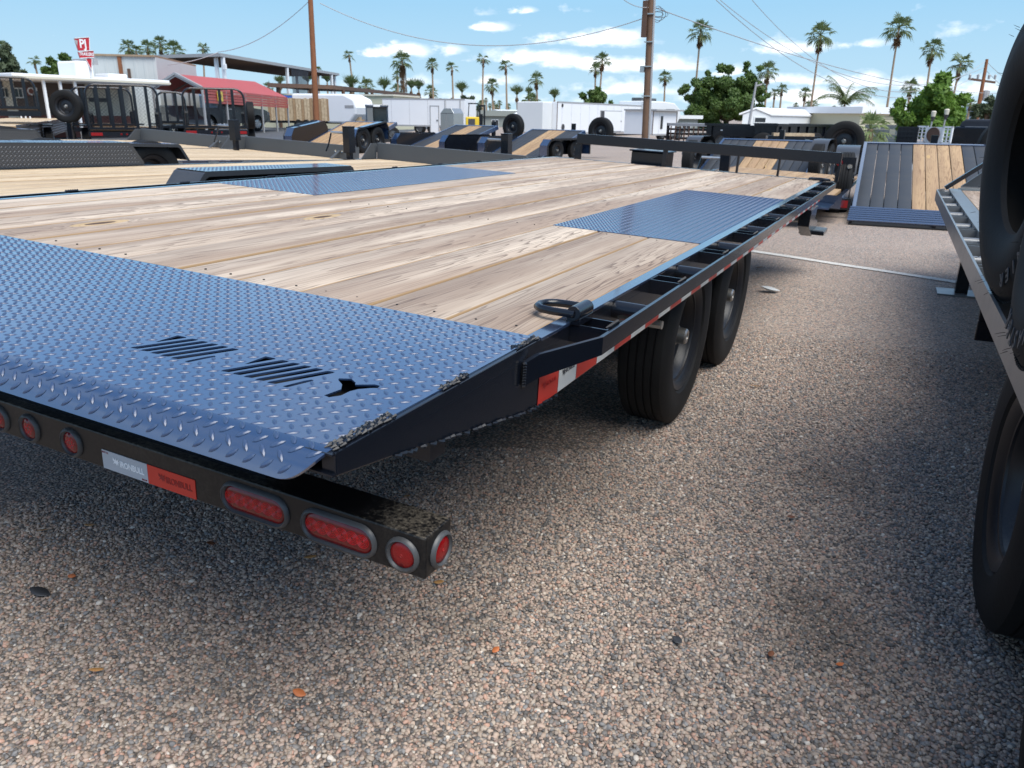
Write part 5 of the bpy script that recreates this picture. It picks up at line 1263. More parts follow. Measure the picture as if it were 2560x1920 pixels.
for i in range(n):
    u0, u1 = a.lerp(b, i / n), a.lerp(b, (i + 1) / n); sh = .1 * math.sin(i * 2.1), .1 * math.sin((i + 1) * 2.1)
    m.quad((u0.x, u0.y + sh[0], 1.95), (u1.x, u1.y + sh[1], 1.95), (u1.x, u1.y, zc - .1), (u0.x, u0.y, zc - .1))
g = NG('see_through_netting'); v = g.coord('Object'); g.set(Base_Color=(.025, .03, .04), Roughness=.9, Alpha=g.math('ADD', .45, g.math('MULTIPLY', g.noise(v, .9, 2), .5))); MT['net'] = g.m
m.obj('netting', MT['net'], t)
MB().bar((a.x, a.y, 3.3), (b.x, b.y, 3.3), .05, .12).bar((a.x, a.y, 1.95), (b.x, b.y, 1.95), .05, .08).obj('netting_pole', MT['ink'], t)
# second, dark canopy farther away
za = 3.3; e = [W(668, 207, z=za), W(832, 213, z=za), W(985, 229, z=za)]
t = thing('canopy', 'low dark brown shade roof farther off behind the leaning brown pole', 'canopy', (e[1].x, e[1].y, 0)); m = MB(); o = Vector((e[1].x, e[1].y, 0)); q = [p - o for p in e]; bk = Vector((-3, 9, 0))
for i in range(2):
    a, b = q[i], q[i + 1]; m.add([(a.x, a.y, za - .3), (b.x, b.y, za - .3), (b.x + bk.x, b.y + bk.y, za - .3), (a.x + bk.x, a.y + bk.y, za - .3), (a.x, a.y, za), (b.x, b.y, za), (b.x + bk.x, b.y + bk.y, za), (a.x + bk.x, a.y + bk.y, za)], [(3, 2, 1, 0), (4, 5, 6, 7), (0, 1, 5, 4), (1, 2, 6, 5), (2, 3, 7, 6), (3, 0, 4, 7)])
m.obj('roof', MT['brown'], t)
for (i, f) in ((0, .1), (0, .6), (1, .1), (1, .55), (1, .97)): a = q[i].lerp(q[i + 1], f) + bk * .05; MB().box(a.x - .1, a.y, 0, a.x + .1, a.y + .2, za - .3).obj('post', MT['brown'], t)

# red carport with the pickup
P_ = lambda px, py, d: W(px, py, d=d)
R0, R1 = P_(438, 185, 40.5), P_(637, 204, 58); E0, E1 = P_(505, 220, 39.3), P_(717, 243, 57.5); F0, F1 = P_(500, 258, 39.3), P_(717, 271, 57.5)
F0.x, F0.y = E0.x, E0.y; F1.x, F1.y = E1.x, E1.y
LE0 = R0 + (R0 - E0); LE0.z = E0.z; LE1 = R1 + (R1 - E1); LE1.z = E1.z
t = thing('carport', 'open carport with a red ribbed metal roof and red side panel', 'carport', (E0.x, E0.y, 0)); o = Vector((E0.x, E0.y, 0))
def slab(m, pts, off):
    a = [Vector(p) - o for p in pts]; b = [p + off for p in a]; n = len(a); m.add(a + b, [tuple(range(n)), tuple(reversed(range(n, 2 * n)))] + [(i, (i + 1) % n, n + (i + 1) % n, n + i) for i in range(n)]); return m
slab(MB(), [R0, R1, E1, E0], Vector((0, 0, -.04))).obj('roof_panel', MT['redroof'], t); slab(MB(), [R0, LE0, LE1, R1], Vector((0, 0, -.04))).obj('roof_panel', MT['redroof'], t)
nrm = (E1 - E0).cross(Vector((0, 0, 1))).normalized() * .04
nr_ = 5
for k in range(nr_):
    f0, f1 = k / nr_, (k + 1) / nr_ - .035; slab(MB(), [E0.lerp(F0, f0), E1.lerp(F1, f0), E1.lerp(F1, f1), E0.lerp(F0, f1)], nrm * (1 + .3 * (k % 2))).obj('side_panel', MT['redroof'], t)
m = MB(); m.bar(R0 - o + Vector((0, 0, .02)), E0 - o + Vector((0, 0, .02)), .10, .10).bar(R0 - o + Vector((0, 0, .02)), LE0 - o + Vector((0, 0, .02)), .10, .10); m.obj('gable_trim', MT['conduit'], t)
for f in (0, .2, .4, .6, .8, 1):
    for (a, b) in ((E0, E1), (LE0, LE1)):
        c = a.lerp(b, f) - o; MB().box(c.x - .04, c.y - .04, 0, c.x + .04, c.y + .04, c.z - .03).obj('post', MT['conduit'], t)
    a, b, c = E0.lerp(E1, f) - o, R0.lerp(R1, f) - o, LE0.lerp(LE1, f) - o; MB().bar(a + Vector((0, 0, -.08)), b + Vector((0, 0, -.08)), .05, .05).bar(c + Vector((0, 0, -.08)), b + Vector((0, 0, -.08)), .05, .05).obj('truss', MT['conduit'], t)
cc_ = E0.lerp(E1, .13).lerp(F0.lerp(F1, .13), .45); dirx = (E1 - E0).normalized(); mw = Matrix((dirx, Vector((0, 0, 1)), dirx.cross(Vector((0, 0, 1))))).transposed().to_4x4(); mw.translation = cc_ - o + dirx.cross(Vector((0, 0, 1))) * .08
f = MB().box(-.45, -.22, 0, .45, .22, .01); pl_ = bpy.data.objects.new('yellow_logo', f.mesh('yellow_logo', MT['yellow'])); COL.objects.link(pl_); pl_.parent = t; pl_.matrix_local = mw
text('USA', .3, MT['ink'], pl_, Matrix.Translation((0, 0, .014)))
# pickup
def pickup(label, pxF, pxB, dF, dB, paint='car', name='pickup_truck', group=None, cat='pickup'):
    """front end at pxF (right), tail at pxB"""
    fr, L0 = frame(pxB, pxF, dB, dF); t = fthing(name, label, cat, fr); L = 5.6; s = L0 / L
    body = [(0, .55), (0, 1.12), (.04, 1.18), (1.75, 1.20), (1.80, 1.28), (2.0, 1.80), (2.25, 1.88), (3.35, 1.86), (3.60, 1.76), (4.15, 1.27), (4.35, 1.22), (5.25, 1.13), (5.50, 1.02), (5.6, .80), (5.58, .48), (5.05, .45)]
    arcs = []
    def arch(c, r): return [(c + r * math.cos(a), .40 + r * math.sin(a)) for a in [PI * k / 8 for k in range(9)]]
    pts = body + arch(4.60, .47) + [(4.1, .42), (1.65, .42)] + arch(1.15, .47) + [(.62, .50)]
    pts = [(a * s, b * s * 1.0) for a, b in pts]
    b = MB().prism(pts, 0, 1.9 * s, 'y').obj('body', MT[paint], t, bev=.03)
    for (q, nm) in (([(2.12, 1.32), (2.25, 1.76), (2.75, 1.79), (2.75, 1.32)], 'window'), ([(2.83, 1.32), (2.83, 1.79), (3.30, 1.77), (3.50, 1.68), (3.92, 1.32)], 'window')):
        MB().prism([(a * s, c * s) for a, c in q], -.012, -.002, 'y').obj('window', MT['glass'], t)
    for x in (2.78, 4.05, 1.78): MB().box(x * s, -.006, .5 * s, x * s + .012, -.001, 1.22 * s).obj('door_seam', MT['ink'], t)
    for x in (2.5, 3.6): MB().box(x * s, -.035, 1.12 * s, (x + .2) * s, -.008, 1.16 * s).obj('door_handle', MT['chrome'], t)
    MB().box(5.35 * s, -.01, .88 * s, 5.56 * s, .3, 1.0 * s).obj('headlight', MT['conduit'], t); MB().box(3.75 * s, -.2 * s, 1.3 * s, 3.95 * s, -.02, 1.48 * s).obj('mirror', MT[paint], t, bev=.02)
    MB().box(-.10 * s, .1, .5 * s, .0, 1.8 * s, .68 * s).obj('rear_bumper', MT['chrome'], t)
    for x in (4.60, 1.15):
        o_ = simple_wheel(t, x * s, .12 * s, .40 * s, .24, rimm='alloy')
        m = MB()
        for k in range(10):
            a = 2 * PI * k / 10; m.bar((.05 * s * math.cos(a), -.125, .05 * s * math.sin(a)), (.25 * s * math.cos(a), -.128, .25 * s * math.sin(a)), .035, .02, up=(0, 1, 0))
        m.obj('spoke', MT['alloy'], o_)
        simple_wheel(t, x * s, 1.78 * s, .40 * s, .24)
    return t
pickup('dark grey-green pickup truck parked under the red carport', 676, 482, 55.5, 51)
pickup('silver pickup behind the mesh gates, left of the red carport post', 446, 380, 42, 46, paint='silver')
pickup('white pickup at the far left behind the first mesh gate', 96, -70, 32, 31, paint='white')
# wooden sided gooseneck trailer
fr, L = frame(672, 912, 61, 58.5); t = fthing('plank_sided_trailer', 'long trailer sided with upright rough wooden planks, behind the red carport', 'trailer', fr)
zb, z0 = zrow(760, 246, 60), zrow(760, 302, 60); n = 34
for k in range(n):
    x0, x1 = L * k / n, L * (k + 1) / n - .02; u = (k + .5) / n
    top = zb + random.uniform(-.03, .03) if u < .70 else zb - (zb - z0) * ((u - .70) / .30) ** 1.25 * .96
    if top - z0 < .08: continue
    m = MB().box(x0, random.uniform(-.01, .01), z0, x1, .04, top); ob_ = m.obj('plank', MT['woody'] if k % 3 else MT['woodb'], t)
MB().box(0, .06, .45, L * .8, 2.2, z0 - .01).obj('frame', MT['black'], t); MB().box(0, .06, z0, L * .66, 2.2, zb - .1).obj('load', MT['woodb'], t)
for px in (747, 767, 783): simple_wheel(t, (px - 672) / 240 * L, .1, .36)
MB().bar((L * .8, 1, z0), (L * .98, 1, .5), .2, .2).obj('tongue', MT['black'], t)
fr, L = frame(680, 770, 64, 63); t = fthing('blue_tarp', 'strip of blue tarpaulin showing over the wooden sided trailer', 'tarp', fr); zb = zrow(720, 240, 64)
m = MB(); 
for k in range(8): m.box(L * k / 8, 0, zb - .25, L * (k + 1) / 8, 2, zb + .05 * math.sin(k * 1.7))
m.obj('tarp_sheet', MT['bluetarp'], t)

# dump trailers, right middle distance
def dump(label, pxL, pxR, dL, dR, pt, pb, sticker=False):
    fr, L = frame(pxL, pxR, dL, dR); t = fthing('dump_trailer', label, 'trailer', fr, group='black dump trailers behind the header rail'); zt_, zb = zrow(pxL, pt, dL), zrow(pxL, pb, dL)
    m = MB().box(0, 0, zb, L, .05, zt_).box(0, 2.0, zb, L, 2.05, zt_).box(0, .05, zb, .05, 2.0, zt_).box(L - .05, .05, zb, L, 2.0, zt_).box(.05, .05, zb, L - .05, 2, zb + .05); m.obj('box', MT['black'], t)
    for k in range(int(L / .5)): MB().box(.2 + k * .5, -.05, zb, .26 + k * .5, -.001, zt_).obj('rib', MT['black'], t)
    MB().box(-.04, -.07, zt_, L + .04, .08, zt_ + .08).obj('top_rail', MT['black'], t); MB().box(0, .3, .35, L + .8, .42, zb - .002).obj('chassis', MT['black'], t)
    for k in range(2): simple_wheel(t, L * .45 + k * .85, -.06, .38)
    MB().box(L * .3, -.1, .8 if zb > .8 else zb - .05, L * .72, .1, (.8 if zb > .8 else zb - .05) + .06).obj('fender', MT['black'], t)
    if sticker:
        f = MB().box(L * .38, -.056, zt_ - .32, L * .62, -.0505, zt_ - .12).obj('white_sticker', MT['white'], t); MB().box(L * .3, -.056, zt_ - .48, L * .72, -.0505, zt_ - .42).obj('marker_strip', MT['redtape'], t); text('BIG TEX', .12, MT['ink'], f, Matrix.Translation((L * .5, -.058, zt_ - .22)) @ B3)
    return t
dump('black dump trailer with a white sticker on its box, leftmost of the dump trailers', 1768, 1872, 30, 29, 314, 338, True)
dump('short black dump trailer with a plain box, middle of the dump trailers', 1890, 1942, 27, 27, 314, 336)
dump('long black dump trailer under the white mobile home, rightmost of the dump trailers', 1944, 2142, 27, 31, 316, 345)
fr, L = frame(1668, 1772, 40, 38); t = fthing('flat_trailer_stack', 'low grey stack of flat trailer frames beneath the big leafy tree', 'trailer', fr)
zb = zrow(1700, 308, 39)
for k in range(4): MB().box(.1 * k, 0, zb - .12 - k * .2, L, 2, zb - k * .2 - (.0 if k == 0 else .03)).obj('frame', MT['conduit' if k == 0 else 'black'], t)
for k in range(9): MB().box(.3 + k * L / 9, -.03, .1, .36 + k * L / 9, 0 - .001, zb - .13).obj('upright', MT['brown'], t)
MB().box(0, 0, 0, .1, .1, zb).box(L - .1, 0, 0, L, .1, zb).obj('leg', MT['black'], t)
# fence with a wooden top board
pp = W(1985, 340, d=24); t = thing('wood_bench_board', 'pale wooden board on a black trailer frame before the dump trailers', 'board', (pp.x, pp.y, 0), .35)
MB().box(-.55, 0, .72, .55, .3, .80).obj('board', MT['woody'], t); MB().box(-.7, .02, .3, .7, .28, .719).obj('frame', MT['black'], t); MB().box(-.6, .1, 0, -.5, .2, .3).box(.5, .1, 0, .6, .2, .3).obj('leg', MT['black'], t)
# name plate 'ULTIMATE' seen beyond the header post
fr, L = frame(2068, 2122, 19, 19); t = fthing('dump_trailer', 'black trailer tail with small white lettering, behind the header post', 'trailer', fr)
MB().box(-.9, 0, .52, L + .4, .3, .62).obj('tail_beam', MT['black'], t); MB().box(-.9, 0, .30, L + .4, .1, .50).obj('tail_plate', MT['black'], t); f = MB().box(0, -.012, .42, L, -.001, .50).obj('name_plate', MT['black'], t); text('ULTIMATE', .085, MT['white'], f, Matrix.Translation((L / 2, -.016, .46)) @ B3)
MB().tube([(0, -.05, .28), (.2, -.08, .16), (.45, -.05, .26)], .012, 6).obj('safety_chain', MT['galv'], t)
for x in (-.6, L + .2): simple_wheel(t, x, .3, .36)
MB().box(-.6, .3, .5, L + .2, 3.5, .62).obj('bed', MT['black'], t); MB().box(-.4, -.02, .66, -.3, 0, .75).box(.3, -.02, .66, .4, 0, .75).obj('reflector', MT['chrome'], t)
# white lattice panels and two torches, jeep
fr, L = frame(2296, 2386, 22, 21.5); t = fthing('lattice_panels', 'two white lattice panels with a round dark picture, behind the right tilt trailer', 'panel', fr)
za, zb = zrow(2340, 358, 22), zrow(2340, 315, 22)
for (a, b) in ((0, L * .3), (L * .72, L)):
    m = MB()
    for q in ((a, za, a + .04, zb), (b - .04, za, b, zb), (a, zb - .04, b, zb), (a, za, b, za + .04)): m.box(q[0], 0, q[1], q[2], .04, q[3])
    for k in range(4): m.box(a, .01, za + (zb - za) * (k + 1) / 5 - .008, b, .03, za + (zb - za) * (k + 1) / 5 + .008)
    m.box((a + b) / 2 - .012, .01, za, (a + b) / 2 + .012, .03, zb); m.obj('lattice', MT['white'], t)
MB().box(L * .31, 0, za, L * .71, .03, zb - .02).obj('picture_board', MT['whitew'], t); MB().lathe([(-.01, .16), (0, .17), (0, .001)], 'y', c=(L * .5, -.012, (za + zb) / 2), n=18).obj('round_picture', MT['brown'], t)
MB().box(.0, .0, 0, .04, .04, za).box(L - .04, 0, 0, L, .04, za).obj('leg', MT['white'], t)
for (px, py, lab) in ((2326, 277, 'garden torch on a thin pole, the left and lower of the two'), (2358, 272, 'garden torch on a thin pole, the right and taller of the two')):
    p = W(px, 330, d=23); zt_ = ZZ(px, py, 23); t = thing('torch', lab, 'torch', (p.x, p.y, 0), 0, 'garden torches behind the white lattice panels')
    MB().tube([(-.05, 0, 0), (0, 0, zt_ - .1)], .018, 6).obj('pole', MT['conduit'], t); MB().lathe([(zt_ - .25, .02), (zt_ - .14, .06), (zt_ - .14, .001)], 'z', n=10).obj('basket', MT['ink'], t); MB().lathe([(zt_ - .135, .045), (zt_ - .02, .06), (zt_, .03), (zt_, .001)], 'z', n=10).obj('canister', MT['cream'], t)
fr, L = frame(2250, 2300, 21, 21); t = fthing('wire_crate', 'black open wire crate left of the white lattice panels', 'crate', fr); za, zb = zrow(2270, 362, 21), zrow(2270, 318, 21); m = MB()
for k in range(6): m.box(L * k / 5 - .015, 0, za, L * k / 5 + .015, .02, zb); 
for k in range(5): m.box(0, -.012, za + (zb - za) * k / 4 - .015, L, -.001, za + (zb - za) * k / 4 + .015)
m.obj('wire_panel', MT['black'], t); MB().box(0, .02, 0, .05, .6, za).box(L - .05, .02, 0, L, .6, za).obj('leg', MT['black'], t); MB().box(0, .6, za, L, .62, zb).obj('back_panel', MT['black'], t)
fr, L = frame(2384, 2510, 24, 23); t = fthing('off_road_vehicle', 'black soft-top off-road vehicle behind the spare tyre at right', 'car', fr); s = L / 2.2
MB().prism([(0, .55), (L, .55), (L, 1.05), (.1 * s, 1.05), (0, .9)], 0, 1.6, 'y').obj('body', MT['black'], t, bev=.04); za, zb = zrow(2430, 318, 24), zrow(2430, 298, 24)
MB().prism([(.15 * s, .95), (L, .95), (L, zb), (.45 * s, zb), (.3 * s, zb - .06)], .05, 1.55, 'y').obj('soft_top', MT['netting'], t, bev=.05); MB().box(.55 * s, .02, .98, L - .3, .045, za + .02).obj('window', MT['conduit'], t)
MB().box(-.02, .1, .5, .08, 1.5, .62).obj('bumper', MT['black'], t); MB().box(L - .4, -.02, .8, L - .3, -.001, .9).obj('tail_light', MT['reflector'], t)
for x in (.35 * s, L - .35): simple_wheel(t, x, .1, .42)

# utility trailers with mesh gates
def mesh_trailer(label, pxL, pxR, pt, pb, d, slats, low=.0, deck=True, full_mesh=True, yaw=0, lights=True, spare=False):
    fr, L = frame(pxL, pxR, d * 1.0, d * 1.0 + yaw); t = fthing('utility_trailer', label, 'trailer', fr, group='black utility trailers with raised mesh gates'); za, zb = zrow((pxL + pxR) / 2, pb, d), zrow((pxL + pxR) / 2, pt, d); r = .22
    pth = [(.02, 0, za), (.03, 0, zb - r)] + [(.03 + r - r * math.cos(a), 0, zb - r + r * math.sin(a)) for a in (.4, .8, 1.2)] + [(.03 + r, 0, zb), (L - .03 - r, 0, zb)] + [(L - .03 - r + r * math.sin(a), 0, zb - r + r * math.cos(a)) for a in (.4, .8, 1.2)] + [(L - .03, 0, zb - r), (L - .02, 0, za)]
    g = MB().tube(pth, .027, 8).obj('gate_frame', MT['black'], t, smooth=True)
    for k in range(slats):
        x = L * (k + 1) / (slats + 1); MB().box(x - .035, -.02, za, x + .035, .02, zb - .02).obj('gate_slat', MT['black'], g)
    MB().box(0, -.025, za - .02, L, .025, za + .04).obj('gate_foot', MT['black'], g)
    if full_mesh:
        m = MB(); st = .085; n1_ = int(L / st) + int((zb - za) / st * 2)
        for k in range(-int((zb - za) / st), int(L / st) + 1):
            for sg_ in (1, -1):
                x0 = k * st; x1 = x0 + (zb - za) ; a = Vector((x0, .028, za)); b = Vector((x1, .028, zb))
                if sg_ < 0: a, b = Vector((L - x0, .03, za)), Vector((L - x1, .03, zb))
                # clip to the frame
                lo, hi = 0., 1.; dx = b.x - a.x
                for lim, side in ((.05, 1), (L - .05, -1)):
                    ta = (lim - a.x) / dx
                    if (dx > 0) == (side > 0): lo = max(lo, ta)
                    else: hi = min(hi, ta)
                if hi - lo > .02: m.bar(a.lerp(b, lo), a.lerp(b, hi), .006, .004)
        m.obj('wire_mesh', MT['black'], g, kind='stuff')
    zd = za - .04
    if deck:
        for k in range(10): MB().box(.02 + (L - .04) * k / 10, .03, zd, .02 + (L - .04) * (k + 1) / 10 - .012, 3.6, zd + .035).obj('plank', MT['woodb'], t)
        MB().box(-.02, -.03, zd - .14, L + .02, .03, zd - .03).obj('tail_beam', MT['black'], t)
        for s in (0, 1):
            x = s * L; MB().bar((x, .05, zd + .4), (x, 3.6, zd + .4), .05, .05).bar((x, .06, zd), (x, .06, zd + .4), .05, .05).bar((x, 1.8, zd), (x, 1.8, zd + .4), .05, .05).bar((x, 3.6, zd), (x, 3.6, zd + .42), .05, .05).obj('side_rail', MT['black'], t)
            f = MB().box(x - (.26 if s == 0 else -.02), 1.1, .74, x + (-.02 if s == 0 else .26), 2.0, .78).obj('fender', MT['black'], t)
            o_ = thing_part('wheel', t, (x + (.14 if s else -.14), 1.55, .36), (0, 0, 0)); share('tyre', TY, o_); share('rim', RM[1 if s else -1], o_); 
            if lights: MB().box(x + (-.28 if s else .03), -.05, zd - .12, x + (-.03 if s else .28), -.031, zd - .05).obj('tail_light', MT['reflector'], t)
        if lights:
            for k in range(3): MB().lathe([(-.012, .02), (0, .025), (0, .001)], 'y', c=(L / 2 - .12 + k * .12, -.032, zd - .085), n=10).obj('marker_light', MT['reflector'], t)
    if spare:
        o_ = thing_part('spare_wheel', t, (L + .12, .5, za + .30)); share('tyre', TY, o_); share('rim', RM[1], o_)
    return t
mesh_trailer('utility trailer with a raised mesh gate at the far left, before the white pickup', -14, 103, 194, 270, 22.5, 3, lights=False)
mesh_trailer('utility trailer with a tall mesh gate of four slats, before the store windows', 219, 403, 213, 322, 22, 5)
mesh_trailer('utility trailer with a mesh gate half hidden behind the tall gate', 183, 338, 220, 312, 25, 4, lights=False)
mesh_trailer('utility trailer with an open slatted gate, before the red carport and pickup', 459, 617, 222, 318, 22.5, 4, full_mesh=False, spare=True)
mesh_trailer('utility trailer with a slatted gate, just left of the carport gate', 394, 470, 231, 306, 26, 2, full_mesh=False, lights=False)
# spare tyre and deckover at the left
p = W(170, 290, d=22.5)
t = thing('spare_wheel', 'black spare wheel mounted upright before the store windows', 'wheel', (p.x, p.y, ZZ(170, 266, 22.5)), math.radians(118)); 
share('tyre', TY, t, scale=(1.08,) * 3); share('rim', RM[-1], t, scale=(1.08,) * 3); share('hub', HB[-1], t, scale=(1.08,) * 3); MB().box(-.03, -.05, -t.location.z, .03, .05, -.1).obj('mount_post', MT['black'], t)
A, B = W(45, 316, z=.80), W(205, 292, z=.80)
u = (B - A).normalized(); n = Vector((-u.y, u.x, 0)); fr = Matrix(((u.x, n.x, 0, A.x), (u.y, n.y, 0, A.y), (0, 0, 1, 0), (0, 0, 0, 1))); L = (B - A).length
t = fthing('deckover_trailer', 'high wood-decked trailer with tread plate sides, left below the spare wheel', 'trailer', fr)
for k in range(8): MB().box(.1, .04 + k * .25, .74, L * .86, .28 + k * .25, .80).obj('plank', MT['woody'], t)
MB().box(0, -.012, .40, L, .035, .808).obj('tread_side', MT['plate2'], t); MB().box(0, -.05, .80, L + .05, .035, .825).box(L * .865, .036, .74, L, 2.1, .81).obj('edge_plate', MT['steel'], t)
m = lugs(MB(), (0.0, -.0125, .42), (1, 0, 0), (0, 0, 1), (0, -1, 0), L, .34, p=.036, L=.026, Wd=.009, H=.005); m.obj('raised_lugs', MT['lug2'], t, kind='stuff')
for k in range(2): simple_wheel(t, L * .3 + k * .85, .3, .38)
MB().box(-.4, .9, .25, L * .9, 1.1, .39).obj('chassis', MT['black'], t)

# ------------------------------------------------------------------ palms
def fan_leaf(m, o, az_, el_, L, W_, droop, n=9, dead=False):
    """one fan frond: a stalk, then blades spread in a fan that hang at the tips"""
    d = Vector((math.cos(az_) * math.cos(el_), math.sin(az_) * math.cos(el_), math.sin(el_))); side = d.cross(Vector((0, 0, 1)))
    if side.length < .05: side = Vector((math.cos(az_ + PI / 2), math.sin(az_ + PI / 2), 0))
    side.normalize(); up = side.cross(d)
    st = o + d * L * .42 - Vector((0, 0, L * droop * .08))
    m.bar(o, st, L * .03, L * .02)
    for k in range(n):
        t = (k / (n - 1) - .5) * 2; a = t * 1.25; bd = (d * math.cos(a) + side * math.sin(a)).normalized(); bl = L * .62 * (1 - .28 * abs(t)) * random.uniform(.85, 1.1)
        mid = st + bd * bl * .55 + up * L * .03 - Vector((0, 0, bl * droop * .18)); tip = st + bd * bl - Vector((0, 0, bl * droop * random.uniform(.5, .9)))
        w_ = side * W_ if abs(t) < .5 else d * W_
        m.add([st, mid - w_, tip, mid + w_], [(0, 1, 2, 3)])
def crown_mesh(kind, seed):
    random.seed(seed); g = MB(); dd = MB()
    if kind == 'fan':
        for k in range(22):
            u = k / 22; el_ = math.radians(78 - 118 * u ** .85 + random.uniform(-9, 9)); fan_leaf(g, Vector((0, 0, 0)), k * 2.399 + random.uniform(-.3, .3), el_, random.uniform(.8, 1.05), .045, .35 + .5 * u, 9)
        for k in range(26):
            fan_leaf(dd, Vector((0, 0, -.12 - .55 * random.random())), random.uniform(0, 6.28), math.radians(random.uniform(-84, -62)), random.uniform(.38, .6), .04, .1, 5)
    elif kind == 'wind':        # fronds swept to one side
        for k in range(19):
            a = random.gauss(2.7, .95) if k < 14 else random.uniform(0, 6.28); el_ = math.radians(random.uniform(-38, 62)); fan_leaf(g, Vector((0, 0, 0)), a, el_, random.uniform(.75, 1.1), .045, .55, 9)
        for k in range(18): fan_leaf(dd, Vector((0, 0, -.12 - .5 * random.random())), random.uniform(0, 6.28), math.radians(random.uniform(-86, -68)), random.uniform(.34, .5), .04, .1, 5)
    elif kind == 'spike':       # young palm, fronds straight up in a brush
        for k in range(30):
            a = random.uniform(0, 6.28); el_ = math.radians(random.uniform(38, 86)); fan_leaf(g, Vector((0, 0, 0)), a, el_, random.uniform(.8, 1.15), .03, .02, 7)
        for k in range(14): fan_leaf(dd, Vector((0, 0, -.05 - .4 * random.random())), random.uniform(0, 6.28), math.radians(random.uniform(-80, -50)), random.uniform(.3, .45), .05, .1, 5)
    else:                       # feather palm, arching fronds
        for k in range(17):
            a = k * 2.399; e0 = random.uniform(.5, 1.35); p = Vector((0, 0, 0)); d = Vector((math.cos(a) * math.cos(e0), math.sin(a) * math.cos(e0), math.sin(e0))); pts = [p]
            for s_ in range(9): d = (d - Vector((0, 0, .17))).normalized(); p = p + d * .15; pts.append(p)
            g.tube(pts, [.02] * 5 + [.01] * 5, 4); side = Vector((-math.sin(a), math.cos(a), 0))
            for i in range(1, 10):
                for q in range(3):
                    c = pts[i - 1].lerp(pts[i], q / 3); dr = (pts[i] - pts[i - 1]).normalized()
                    for s_ in (-1, 1):
                        tip = c + side * s_ * random.uniform(.16, .28) + dr * .12 - Vector((0, 0, random.uniform(.08, .22))); g.add([c, c + dr * .03, tip], [(0, 1, 2)])
        for k in range(12): fan_leaf(dd, Vector((0, 0, -.1 * random.random())), random.uniform(0, 6.28), math.radians(random.uniform(-80, -55)), random.uniform(.7, .95), .03, .1, 3)
    random.seed(seed + 99)
    a = g.mesh('fronds', MT['palmleaf'], fix=False); b = dd.mesh('dead_fronds', MT['palmdead'], fix=False); return a, b
CRW = {k: [crown_mesh(k, 11 * i + j) for i in range(3)] for j, k in enumerate(('fan', 'wind', 'spike', 'feather'))}
def trunk_mesh(flare):
    m = MB(); n = 10; pts = []; rr_ = []
    for i in range(n + 1):
        u = i / n; pts.append((0.0 + .012 * math.sin(u * 3.1), 0, u)); rr_.append(1.0 * (1 + .5 * math.exp(-u * 12)) * (1 - .38 * u) * (1 + .0 * u))
    m2 = MB(); base = []
    for i, (p, r) in enumerate(zip(pts, rr_)):
        for k in range(9): a = 2 * PI * k / 9; m2.v.append((p[0] + r * math.cos(a), r * math.sin(a), p[2]))
    for i in range(n):
        for k in range(9): k2 = (k + 1) % 9; m2.f.append((i * 9 + k, i * 9 + k2, (i + 1) * 9 + k2, (i + 1) * 9 + k))
    return m2.mesh('trunk', MT['trunk'], True)
TR = trunk_mesh(0)
def palm(cx, cy, bx, H_, rpx, label, kind='fan', group='tall palms beyond the lots', tr=.16, shag=False, by=None):
    """crown centre pixel, trunk foot column, true height, crown radius in the picture"""
    r = ray(cx, cy); k = (H_ - EYE.z) / r.z; d = math.hypot(r.x, r.y) * k; c = EYE + r * k
    # foot: below, in the column bx at the same distance
    f = W(bx, by or 285, d=d); f.z = 0
    # follow the lean line to the ground
    if by: q = W(bx, by, d=d); tt = c.z / max(.5, c.z - q.z); f = c + (q - c) * tt; f.z = 0
    t = thing('palm_tree', label, 'palm tree', (f.x, f.y, 0), random.uniform(0, 6.28), group)
    inv = t.rotation_euler.to_matrix().inverted(); top = inv @ (c - Vector((f.x, f.y, 0)))
    tk = bpy.data.objects.new('trunk', TR); COL.objects.link(tk); tk.parent = t
    zax = top; L = zax.length; z_ = zax.normalized(); x_ = Vector((1, 0, 0)); x_ = (x_ - z_ * x_.dot(z_)).normalized(); y_ = z_.cross(x_)
    tr = max(tr, 2.6 * d / FPX)
    tk.matrix_local = Matrix(((x_.x * tr, y_.x * tr, zax.x, 0), (x_.y * tr, y_.y * tr, zax.y, 0), (x_.z * tr, y_.z * tr, zax.z, 0), (0, 0, 0, 1)))
    R_ = rpx / FPX * math.hypot(d, H_) * .88; me = random.choice(CRW[kind])
    for nm, q in zip(('crown', 'dead_frond_skirt'), me):
        o = bpy.data.objects.new(nm, q); COL.objects.link(o); o.parent = t; o.location = top; s = R_; o.scale = (s, s, s * (1.0 if nm == 'crown' or not shag else 1.0))
    if shag:
        m = MB()
        for i in range(150):
            a = random.uniform(0, 6.28); u = random.uniform(.52, .99); p = top * u; rr_ = R_ * .26; fan_leaf(m, p + Vector((math.cos(a), math.sin(a), 0)) * rr_ * .4, a, math.radians(-60), R_ * .35, R_ * .03, .2, 3)
        m.obj('trunk_thatch', MT['palmdead'], t)
    return t
random.seed(21)
